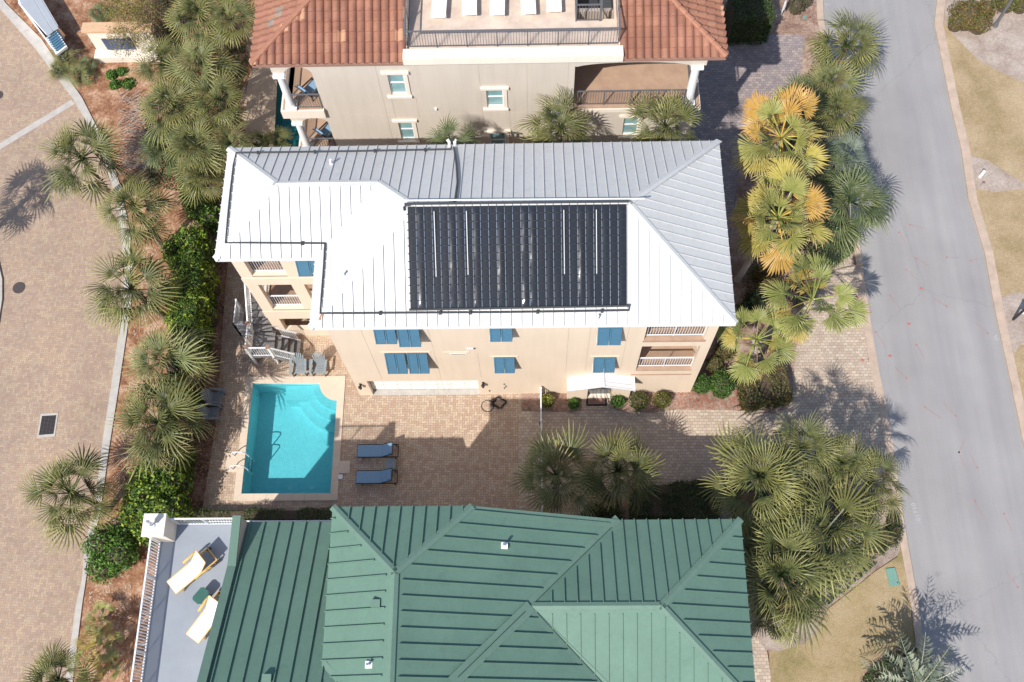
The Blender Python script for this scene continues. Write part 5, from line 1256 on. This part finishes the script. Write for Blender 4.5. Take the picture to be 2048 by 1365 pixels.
CL = [('s1', 400, 30, 5.5, 80, 'sabal palm of the top mass, cut by the top edge'), ('s2', 466, 42, 6.0, 62, 'sabal palm touching the left eave of the tiled roof at the top'), ('s0', 330, 128, 4.2, 66, 'sabal palm right of the wispy tree and monument wall'),
      ('s3', 405, 128, 5.2, 76, 'sabal palm in the middle of the top mass, level with the tiled roof corner'), ('s1', 350, 215, 4.6, 82, 'sabal palm at the straw side of the mass, above the bare twigs'),
      ('s2', 437, 205, 5.0, 68, 'sabal palm of the mass left of the side pool deck'), ('s0', 395, 292, 4.6, 76, 'sabal palm of the mass just above the silver roof corner'), ('d0', 325, 300, 3.6, 58, 'darker sabal palm low in the shade of the mass'),
      ('s3', 462, 290, 4.6, 58, 'sabal palm behind the top left corner of the silver roof'), ('s1', 405, 350, 4.3, 56, 'sabal palm against the left edge of the silver roof')]
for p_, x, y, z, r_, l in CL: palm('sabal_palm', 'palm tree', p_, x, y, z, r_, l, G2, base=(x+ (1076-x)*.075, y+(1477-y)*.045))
for x, y, r_, l in ((512, 292, 36, 'small palm poking over the silver roof edge at the side pool deck'), (553, 290, 38, 'small palm in front of the narrow teal pool')):
    palm('fan_palm', 'palm tree', 's0', x, y, 2.6, r_, l, 'small palms behind the silver roof', base=(x+15, y+25), tr=.1)
G3 = 'fan palms squeezed between the two upper houses'
for p_, x, y, r_, l in (('d0', 903, 292, 62, 'fan palm behind the white gooseneck vent of the silver roof'), ('s0', 1120, 262, 80, 'fan palm in front of the beige wall below the small window'), ('s1', 1330, 256, 84, 'fan palm in front of the beige wall below the white column balcony')):
    palm('fan_palm', 'palm tree', p_, x, y, 7.4, r_, l, G3, base=None, tr=.12)
G4 = 'sabal palms in the bed between driveway and road'
for a in (('s2', 1693, 92, 3.6, 82, 'palm nearest the top of the road bed, leaning over the asphalt', (1672, 130)), ('s3', 1662, 165, 3.3, 62, 'palm second from the top in the road bed', (1640, 205)), ('d0', 1603, 205, 3.2, 62, 'darker palm at the driveway side above the orange palms', (1590, 240)),
          ('s1', 1672, 222, 3.4, 66, 'palm in the road bed directly above the mailbox', (1650, 260)), ('b0', 1690, 318, 3.0, 62, 'bluish silver palm at the kerb right of the orange palms', (1672, 350)), ('d0', 1640, 330, 3.2, 60, 'dark green palm between the orange palms and the bluish palm', (1626, 365)),
          ('d0', 1700, 405, 4.0, 88, 'large dark palm at the kerb right of the orange palms', (1655, 460)), ('d0', 1665, 468, 3.0, 62, 'dark palm below the large one at the kerb', (1640, 500))):
    palm('sabal_palm', 'palm tree', a[0], a[1], a[2], a[3], a[4], a[5], G4, base=a[6])
G5 = 'yellowing washingtonia palms beside the yellow house'
for a in (('w0', 1562, 275, 6.3, 100, 'yellow orange fan palm, the uppermost of the yellowing ones', (1500, 390)), ('w1', 1556, 436, 6.3, 104, 'yellow orange fan palm beside the right eave of the silver roof', (1475, 560)),
          ('w2', 1625, 600, 5.5, 92, 'yellow green fan palm with sparse fans over the brick apron', (1530, 745)), ('w2', 1512, 680, 4.2, 76, 'yellow green fan palm touching the bottom right corner of the silver roof', (1500, 760))):
    palm('fan_palm', 'palm tree', a[0], a[1], a[2], a[3], a[4], a[5], G5, base=a[6], tr=.17, bark='palebark', R0=1.5)
G6 = 'sabal palms in the bed below the driveway'
for a in (('s3', 1112, 952, 3.6, 88, 'sabal palm against the lower end of the white fence', (1112, 1010)), ('s0', 1235, 942, 3.4, 76, 'sabal palm between the white fence palm and the dark clipped hedge', (1235, 1010)),
          ('s1', 1517, 955, 5.6, 98, 'big round sabal palm at the left of the road corner group', (1480, 1020)), ('s2', 1602, 898, 5.6, 70, 'sabal palm at the top of the road corner group', (1560, 950)),
          ('s0', 1680, 925, 5.2, 56, 'small sabal palm at the top right of the road corner group', (1650, 970)), ('s1', 1738, 968, 4.8, 76, 'sabal palm nearest the road kerb in the corner group', (1700, 1020)),
          ('s2', 1650, 1062, 5.2, 108, 'big sabal palm in the middle of the road corner group', (1610, 1120)), ('s0', 1562, 1150, 5.2, 110, 'big sabal palm overhanging the right edge of the green roof', (1530, 1200)),
          ('s3', 1525, 1080, 4.0, 70, 'sabal palm between the green roof corner and the big middle palm', (1500, 1130)), ('s1', 1555, 1228, 3.6, 52, 'small sabal palm lowest in the road corner group', (1540, 1250))):
    palm('sabal_palm', 'palm tree', a[0], a[1], a[2], a[3], a[4], a[5], G6, base=a[6])
palm('feather_palm', 'palm tree', 'p0', 1828, 1378, 2.6, 92, 'silvery feather leaved palm cut by the bottom edge beside the road', None, base=(1815, 1385), R0=1.75, tr=.2)
# ---------------------------------------------------------------- bushes and hedges
def foliage(fn_pts, leaf, seed, pal, droop=0):
    """leaf quads scattered over points with normals -> MB, colours"""
    rg = np.random.default_rng(seed); P, N, T = fn_pts(rg); n = len(P)
    rd = rg.normal(size=(n, 3)); d = N*.75+rd*.65; d /= np.linalg.norm(d, axis=1)[:, None]
    a = np.cross(d, rg.normal(size=(n, 3))); a /= np.linalg.norm(a, axis=1)[:, None]; b = np.cross(d, a)
    L = leaf*rg.uniform(.6, 1.3, size=(n, 1)); c = P
    v = np.stack([c-a*L, c-b*L*.5+d*L*.15, c+a*L, c+b*L*.5+d*L*.15], 1).reshape(-1, 3)
    f = [(4*i, 4*i+1, 4*i+2, 4*i+3) for i in range(n)]
    pal = np.array(pal); k = np.clip((T*len(pal)).astype(int), 0, len(pal)-1); col = pal[k]*rg.uniform(.75, 1.25, size=(n, 1)); col = np.repeat(col, 4, 0)
    mb = MB(); mb.v = [tuple(p) for p in v]; mb.f = f; return mb, col
def lumps_pts(lumps, n):
    def f(rg):
        P, N, T = [], [], []
        w_ = np.array([l[3]*l[3] for l in lumps]); w_ = w_/w_.sum()
        for (x, y, z, r_, rz), ww in zip(lumps, w_):
            m = int(n*ww); d = rg.normal(size=(m, 3)); d[:, 2] = np.abs(d[:, 2])*1.1-.35; d /= np.linalg.norm(d, axis=1)[:, None]
            wob = 1+.13*np.sin(d[:, 0]*7+x*3)*np.cos(d[:, 1]*6+y*2)+.09*np.sin(d[:, 2]*11+z)
            rr_ = (rg.uniform(.72, 1.06, m)*wob)[:, None]
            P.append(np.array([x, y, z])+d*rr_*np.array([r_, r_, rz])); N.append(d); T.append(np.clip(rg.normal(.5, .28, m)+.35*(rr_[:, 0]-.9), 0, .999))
        return np.concatenate(P), np.concatenate(N), np.concatenate(T)
    return f
def core(lumps, k=.72):
    mb = MB()
    for x, y, z, r_, rz in lumps:
        n = 10; vs = []; fs = []
        for i in range(5):
            t = i/4*math.pi/2
            for j in range(n): a = 2*math.pi*j/n; vs.append((x+k*r_*math.cos(t)*math.cos(a), y+k*r_*math.cos(t)*math.sin(a), z+k*rz*math.sin(t)))
        for j in range(n): vs.append((x+k*r_*math.cos(2*math.pi*j/n), y+k*r_*math.sin(2*math.pi*j/n), 0))
        for i in range(4):
            for j in range(n): fs.append((i*n+j, i*n+(j+1) % n, (i+1)*n+(j+1) % n, (i+1)*n+j))
        for j in range(n): fs.append((5*n+j, 5*n+(j+1) % n, (j+1) % n, j))
        mb.add(vs, fs)
    return mb
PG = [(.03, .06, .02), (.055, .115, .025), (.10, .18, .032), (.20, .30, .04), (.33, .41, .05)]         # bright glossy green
PD = [(.03, .055, .022), (.045, .08, .03), (.07, .11, .04), (.10, .15, .055)]                             # dark hedge
PO = [(.10, .085, .04), (.15, .125, .05), (.20, .17, .06), (.26, .15, .06), (.13, .15, .05)]             # olive with bronze
PM = [(.05, .11, .03), (.08, .17, .035), (.12, .24, .04), (.17, .30, .06)]                               # mid green
PY = [(.12, .15, .03), (.25, .27, .05), (.40, .40, .08), (.09, .13, .04)]
def bush(name, cat, label, lumps, pal, leaf, n, group=None, seed=0):
    """lumps in metres (x, y, z, radius, height)"""
    cx, cy = lumps[0][0], lumps[0][1]; t = thing(name, (cx, cy, 0), label, cat, group)
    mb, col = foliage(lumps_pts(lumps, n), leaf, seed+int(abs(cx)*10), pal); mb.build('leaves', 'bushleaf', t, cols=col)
    core(lumps).build('dark_core', 'core_fill', t); return t  # added dark solid inside the leaves, stands in for the dark interior
def pxl(items):                                # (px, py, radius px, top height) -> lumps
    o = []
    for x, y, r_, h in items:
        z = h*.45; p = at(x, y, h*.7); k = 1970/((CAMH-h*.7)/.927); rm = r_/k; o.append((p.x, p.y, z, rm, h-z))
    return o
GB = 'bright green leafy bushes left of the court'
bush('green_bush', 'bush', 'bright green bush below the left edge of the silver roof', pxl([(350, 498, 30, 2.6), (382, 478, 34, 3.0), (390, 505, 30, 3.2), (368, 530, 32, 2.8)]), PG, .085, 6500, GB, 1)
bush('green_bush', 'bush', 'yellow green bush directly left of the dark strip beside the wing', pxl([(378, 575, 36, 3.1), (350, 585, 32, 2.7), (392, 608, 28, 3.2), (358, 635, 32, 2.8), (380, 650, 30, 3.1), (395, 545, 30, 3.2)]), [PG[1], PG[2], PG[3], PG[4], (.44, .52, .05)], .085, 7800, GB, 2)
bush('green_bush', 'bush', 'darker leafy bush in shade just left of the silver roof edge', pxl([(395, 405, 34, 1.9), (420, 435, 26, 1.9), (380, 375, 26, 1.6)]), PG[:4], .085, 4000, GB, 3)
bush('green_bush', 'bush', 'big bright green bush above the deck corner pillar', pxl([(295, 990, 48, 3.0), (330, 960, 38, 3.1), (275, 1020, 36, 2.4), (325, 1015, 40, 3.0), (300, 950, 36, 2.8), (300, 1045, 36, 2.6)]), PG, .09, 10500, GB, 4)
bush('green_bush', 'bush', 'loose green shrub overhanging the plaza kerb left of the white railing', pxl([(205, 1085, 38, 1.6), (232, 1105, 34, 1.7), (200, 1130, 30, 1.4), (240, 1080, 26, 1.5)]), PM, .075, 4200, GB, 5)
def hedge(name, label, pts, wid, h, pal, leaf, dens, group=None, seed=0, kind=None):
    """box-clipped hedge along a poly-line (metres)"""
    t = thing(name, (pts[0][0], pts[0][1], 0), label, 'hedge', group); mbc = MB()
    def f(rg):
        P, N, T = [], [], []
        for (x0, y0), (x1, y1) in zip(pts[:-1], pts[1:]):
            L = math.hypot(x1-x0, y1-y0); ux, uy = (x1-x0)/L, (y1-y0)/L; nx, ny = -uy, ux
            for face, area in (('t', L*wid), ('l', L*h), ('r', L*h), ('e', wid*h*2)):
                m = int(dens*area); s = rg.uniform(0, L, m); q = rg.uniform(-wid/2, wid/2, m); z = rg.uniform(.02, h, m); nn = np.zeros((m, 3))
                if face == 't': z = np.full(m, h); nn[:, 2] = 1
                elif face == 'l': q = np.full(m, wid/2); nn[:, 0] = nx; nn[:, 1] = ny
                elif face == 'r': q = np.full(m, -wid/2); nn[:, 0] = -nx; nn[:, 1] = -ny
                else: s = np.where(rg.random(m) < .5, 0, L); nn[:, 0] = ux*np.sign(s-.1)
                j = rg.normal(0, .045, (m, 3)); wob = .07*np.sin(s*2.3+seed)+.05*np.sin(s*5.1)
                P.append(np.stack([x0+ux*s+nx*q, y0+uy*s+ny*q, z+wob*(z/h)], 1)+j+nn*wob[:, None]); N.append(nn); T.append(rg.random(m)*.999)
        return np.concatenate(P), np.concatenate(N), np.concatenate(T)
    for (x0, y0), (x1, y1) in zip(pts[:-1], pts[1:]): mbc.beam((x0, y0, h*.46), (x1, y1, h*.46), wid*.86, h*.88)
    mb, col = foliage(f, leaf, seed, pal); mb.build('leaves', 'bushleaf', t, cols=col); mbc.build('dark_core', 'core_fill', t); return t  # dark filler solid added inside the hedge, blocks the view through
def P2(px, py, z=0): p = at(px, py, z); return (p.x, p.y)
hedge('clipped_hedge', 'long tall clipped green hedge down the left side of the pool court', [P2(419, 560), P2(405, 700), P2(386, 800), P2(376, 900), P2(361, 1000)], .85, 2.9, [PG[1], PG[2], PG[2], PG[3], PD[2]], .06, 420, None, 6)
hedge('low_hedge', 'low clipped hedge between the pool and the green roofed house', [P2(385, 1031, .7), P2(672, 1029, .7)], .45, .7, [(.05, .08, .03), (.08, .12, .045), (.12, .16, .06)], .035, 900, None, 7)
hedge('dark_hedge', 'dark clipped hedge above the right part of the green roof', [P2(1268, 1010, 1.2), P2(1440, 1015, 1.2)], 1.1, 1.3, PD, .05, 500, 'dark clipped hedges below the driveway', 8)
hedge('dark_hedge', 'dark hedge along the lower edge of the brick driveway', [P2(1290, 985, 1.0), P2(1450, 975, 1.0)], .7, 1.0, PD, .05, 500, 'dark clipped hedges below the driveway', 9)
bush('dark_bush', 'bush', 'dark shaded bush between the two palms near the green roof', pxl([(1190, 1030, 26, 1.0), (1225, 1035, 24, 1.0)]), PD, .05, 2600, None, 10)
hedge('dark_hedge', 'large dark clipped hedge right of the tiled roof at the top edge', [P2(1465, 10, 2.2), P2(1545, 5, 2.2)], 2.0, 2.3, PD+[PM[1]], .06, 320, None, 11)
GR = 'rounded clipped bushes at the yellow house corner'
bush('round_bush', 'bush', 'smaller round clipped green bush at the corner of the peach wall', pxl([(1403, 765, 19, 1.1)]), PM[:3]+PD[2:], .045, 2400, GR, 12)
bush('round_bush', 'bush', 'larger round clipped green bush right of the peach wall corner', pxl([(1446, 763, 25, 1.4), (1446, 772, 22, 1.2)]), PM[:3]+PD[2:], .045, 3600, GR, 13)
hedge('box_hedge', 'big square clipped olive bush under the pale leaning palm trunk', [P2(1487, 772, 1.1), P2(1577, 760, 1.1)], 1.9, 1.15, PO+PD[2:], .05, 520, None, 14)
for x, y, r_, h, pl, l in ((1095, 800, 13, .8, PY, 'small yellow green bush in the bed right of the white fence'), (1148, 806, 10, .6, PM, 'tiny green bush left of the doormat'), (1236, 800, 13, .8, PM, 'small green bush right of the doormat'),
                       (1279, 800, 19, .9, PO[:3]+PM[:2], 'olive bush in the bed below the loggias, the left one'), (1325, 797, 17, .9, PO[:3]+PY[:2], 'olive bush in the bed below the loggias, the right one')):
    bush('small_bush', 'bush', l, pxl([(x, y, r_, h)]), pl, .04, 1400, 'small bushes along the peach wall', int(x))
bush('olive_bush', 'bush', 'olive clipped bush between the yellowing palms', pxl([(1540, 568, 26, 1.2), (1520, 545, 18, 1.0)]), PO+PM[:1], .05, 3000, 'olive bushes in the palm bed', 21)
bush('olive_bush', 'bush', 'low olive bush under the lower yellow green palm', pxl([(1500, 735, 22, 1.0), (1450, 700, 20, .9), (1430, 725, 16, .8)]), PO+PD[2:], .05, 3000, 'olive bushes in the palm bed', 22)
bush('olive_bush', 'bush', 'dark bush in shade right of the silver roof corner', pxl([(1512, 600, 22, 1.0), (1490, 620, 18, 1.0)]), PD, .05, 2200, 'olive bushes in the palm bed', 23)
bush('green_shrub', 'bush', 'glossy green shrub below the large dark palm at the kerb', pxl([(1660, 508, 22, .9), (1690, 498, 16, .8)]), PM, .05, 2200, None, 24)
bush('green_shrub', 'bush', 'low dark shrub between pale soil and the road kerb', pxl([(1788, 1040, 14, .6), (1780, 1075, 20, .7), (1760, 1095, 14, .6), (1793, 1060, 14, .6)]), PO[:2]+PD, .04, 2400, None, 25)
bush('bronze_shrub', 'bush', 'round bronze green shrub left of the grey street lamp pole', pxl([(1940, 22, 38, 1.4), (1965, 40, 24, 1.2), (1918, 38, 20, 1.1), (1975, 12, 24, 1.2)]), [(.13, .13, .04), (.19, .16, .05), (.25, .15, .06), (.12, .15, .05)], .06, 4500, None, 26)
bush('bronze_shrub', 'bush', 'olive shrub at the very top right corner behind the lamp pole', pxl([(2020, -4, 26, 1.2), (2048, 2, 20, 1.1)]), [(.13, .13, .04), (.19, .17, .05), (.10, .13, .04)], .06, 2000, None, 27)
bush('grey_shrub', 'bush', 'dry greyish shrub at the top edge beside the small white sign', pxl([(1595, 8, 18, .9), (1612, -2, 14, .8)]), [(.12, .10, .07), (.16, .13, .09), (.10, .12, .06)], .05, 1400, None, 28)
# ground cover beds
def cover(name, label, polypx, n, leaf, pal, h=.25, seed=0, z0=.05):
    poly = [at(x, y) for x, y in polypx]; xs = [p.x for p in poly]; ys = [p.y for p in poly]; rg = np.random.default_rng(seed); pts = []
    while len(pts) < n:
        x, y = rg.uniform(min(xs), max(xs)), rg.uniform(min(ys), max(ys)); ins = False
        for i in range(len(poly)):
            a, b = poly[i], poly[i-1]
            if (a.y > y) != (b.y > y) and x < (b.x-a.x)*(y-a.y)/(b.y-a.y)+a.x: ins = not ins
        if ins: pts.append((x, y, z0+rg.uniform(0, h)*(.6+.4*math.sin(x*1.7)*math.cos(y*2.1))))
    P = np.array(pts); N = np.tile([0, 0, 1.0], (n, 1)); T = rg.random(n)*.999
    mb, col = foliage(lambda r_: (P, N, T), leaf, seed, pal); o = mb.build(name, 'bushleaf', None, cols=col); tag(o, label, 'ground cover', kind='stuff'); return o
cover('ground_cover', 'low dark green ground cover under the road corner palms', [(1440, 960), (1560, 930), (1700, 985), (1760, 1060), (1752, 1130), (1700, 1175), (1650, 1215), (1560, 1240), (1480, 1100)], 16000, .05, PD+[PM[0]], .3, 31)
cover('ground_cover', 'low green ground cover in the curved bed by the feather palm', [(1712, 1400), (1720, 1362), (1745, 1328), (1785, 1304), (1832, 1298), (1848, 1365), (1852, 1400)], 5000, .05, PO[:2]+PM[:2], .3, 32)
cover('ground_cover', 'dry twiggy ground cover in the palm bed beside the cobbled drive', [(1495, 400), (1600, 180), (1640, 90), (1680, 250), (1690, 400), (1680, 500), (1600, 620), (1480, 620)], 9000, .055, PD+PO[:2], .35, 33)
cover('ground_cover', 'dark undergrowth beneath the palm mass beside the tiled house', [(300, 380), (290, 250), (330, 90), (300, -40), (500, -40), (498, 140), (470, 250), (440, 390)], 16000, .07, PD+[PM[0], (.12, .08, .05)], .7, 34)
# wispy tree beside the monument wall
def wispy(name, label, lumps, pal, n, leaf, seed):
    cx, cy = lumps[0][0], lumps[0][1]; t = thing(name, (cx, cy, 0), label, 'tree')
    mb, col = foliage(lumps_pts(lumps, n), leaf, seed, pal); mb.build('crown', 'bushleaf', t, cols=col)
    mb = MB(); rg = random.Random(seed); mb.tube([(cx, cy, 0), (cx+.1, cy, lumps[0][2])], [.11, .07], 8)
    for x, y, z, r_, rz in lumps:
        mb.tube([(cx+.05, cy, lumps[0][2]*.5), ((x+cx)/2, (y+cy)/2, z*.9), (x, y, z+rz*.3)], [.06, .045, .02], 6)
        for _ in range(8): d = Vector((rg.uniform(-1, 1), rg.uniform(-1, 1), rg.uniform(0, 1))); mb.tube([(x, y, z), (x+d.x*r_*.9, y+d.y*r_*.9, z+d.z*rz*.8)], [.02, .006], 4)
    mb.build('trunk', 'bark', t); return t
PWs = [(.16, .16, .05), (.23, .22, .06), (.32, .29, .08), (.20, .15, .08)]
wispy('wispy_tree', 'wispy olive tree partly covering the navy panel of the monument wall', pxl([(255, 30, 42, 3.6), (235, 75, 26, 3.0), (285, 15, 34, 3.8), (222, 10, 30, 3.2), (280, 60, 26, 3.2), (245, -20, 40, 3.6)]), PWs, 9000, .045, 41)
wispy('wispy_tree', 'dry olive sapling between the wispy tree and the palm mass', pxl([(305, 55, 22, 2.6), (318, 20, 20, 2.8)]), [(.2, .16, .09), (.26, .2, .11), (.16, .15, .07)], 1800, .045, 42)
# saw palmetto clumps, low
def palmetto(label, px, py, rpx, proto='s0', z=.5):
    c = at(px, py, z); k = 1970/((CAMH-z)/.927); t = thing('palmetto', (c.x, c.y, 0), label, 'palmetto', 'low palmettos in the straw beds')
    o = bpy.data.objects.new('leaves', PROTO[proto]); COL.objects.link(o); o.parent = t; o.location = (0, 0, z); s = rpx/k/1.5; o.scale = (s, s, s*.8); o.rotation_euler = (0, 0, px)
    mb = MB(); mb.cyl((c.x, c.y, 0), .1*s+.03, z, 8); mb.build('stem', 'bark', t)
PROTO['m0'] = mesh_of(*crown(31, 14, .75, .75, 16, .45, R(85), .05, .1, pal_green_washy, elev=(70, 5)), 'leaves')
for i, (x, y, r_, pr, l) in enumerate(((132, 118, 34, 's3', 'low palmetto just below the louvred end of the white canopy'), (160, 148, 30, 's3', 'low palmetto second below the white canopy'), (118, 142, 22, 's0', 'low palmetto nearest the plaza kerb below the canopy'),
      (175, 128, 22, 'd0', 'low palmetto left of the monument wall base'), (205, 1235, 32, 'm0', 'yellow green palmetto in the straw left of the white railing, topmost'), (185, 1275, 28, 'm0', 'yellow green palmetto near the plaza kerb in the lower straw'),
      (215, 1290, 34, 'm0', 'yellow green palmetto in the middle of the lower straw bed'), (175, 1320, 26, 'm0', 'palmetto touching the bottom palm beside the plaza kerb'), (222, 1335, 28, 'm0', 'palmetto lowest in the straw left of the white railing'), (200, 25, 26, 'd0', 'dark palmetto in shade left of the wispy tree'))):
    palmetto(l, x, y, r_, pr)
for i, (x, y, r_, l) in enumerate(((222, 148, 12, 'small green tuft in the straw below the monument wall, left'), (242, 142, 11, 'small green tuft closest under the monument base'), (228, 168, 12, 'small green tuft in the straw, lowest left of four'), (255, 166, 14, 'small green tuft in the straw, rightmost of four'))):
    bush('grass_tuft', 'plant', l, pxl([(x, y, r_, .35)]), PM, .07, 500, 'small green tufts in the straw', 50+i)
# bare dry twigs at the foot of the palm mass
mb = MB(); rg = random.Random(9)
for i in range(420):
    x, y = rg.uniform(232, 300), rg.uniform(190, 345); p = at(x, y, .06); a = rg.uniform(-.9, .7); L = rg.uniform(.3, .9)
    q = p+Vector((math.cos(a)*L, math.sin(a)*L, rg.uniform(.1, .5))); mb.beam(p, q, .012, .012)
tag(mb.build('dry_twigs', plain('dry_twigs', (.42, .35, .30), .9, .2)), 'pale bare twigs spreading over the straw beside the palm mass', 'twigs', kind='stuff')
# fallen leaves and litter on the court edge
def litter(name, label, polypx, n, s, mat, seed, z=.055):
    poly = ats(polypx); xs = [p.x for p in poly]; ys = [p.y for p in poly]; rg = random.Random(seed); mb = MB(); k = 0
    while k < n:
        x, y = rg.uniform(min(xs), max(xs)), rg.uniform(min(ys), max(ys)); ins = False
        for i in range(len(poly)):
            a, b = poly[i], poly[i-1]
            if (a.y > y) != (b.y > y) and x < (b.x-a.x)*(y-a.y)/(b.y-a.y)+a.x: ins = not ins
        if not ins: continue
        k += 1; a = rg.uniform(0, 6.28); L = s*rg.uniform(.5, 1.4); w_ = L*.4; ca, sa = math.cos(a), math.sin(a); zz = z+rg.uniform(.003, .02)
        mb.add([(x-ca*L, y-sa*L, zz), (x+sa*w_, y-ca*w_, zz+rg.uniform(0, .015)), (x+ca*L, y+sa*L, zz), (x-sa*w_, y+ca*w_, zz+.01)], [(0, 1, 2, 3)])
    tag(mb.build(name, mat), label, 'fallen leaves', kind='stuff')
LM = ground_mat('dead_leaf', [(.20, .09, .05), (.35, .19, .11), (.5, .36, .25)], 6, 30, 60, 0)
litter('fallen_leaves', 'brown fallen leaves in the shady strip beside the hedge', [(378, 1042), (400, 850), (432, 480), (475, 400), (465, 560), (440, 850), (412, 1022)], 1500, .055, LM, 3, .062)
litter('fallen_leaves', 'dead leaves scattered on the pine straw bed', [(180, 1180), (240, 900), (270, 640), (290, 480), (330, 520), (300, 900), (270, 1100), (250, 1380), (160, 1360)], 1500, .06, plain('pale_leaf', (.48, .37, .28), .9, .3, 30), 4, .045)
litter('fallen_leaves', 'dead leaves scattered on the bark mulch around the lower house', [(1043, 800), (1160, 800), (1165, 820), (1043, 820)], 120, .04, LM, 5, .04)
litter('fallen_leaves', 'reddish leaves under the rounded clipped bushes', [(1350, 790), (1480, 770), (1500, 820), (1350, 818)], 260, .05, plain('red_leaf', (.42, .12, .07), .9, .3, 30), 6, .04)
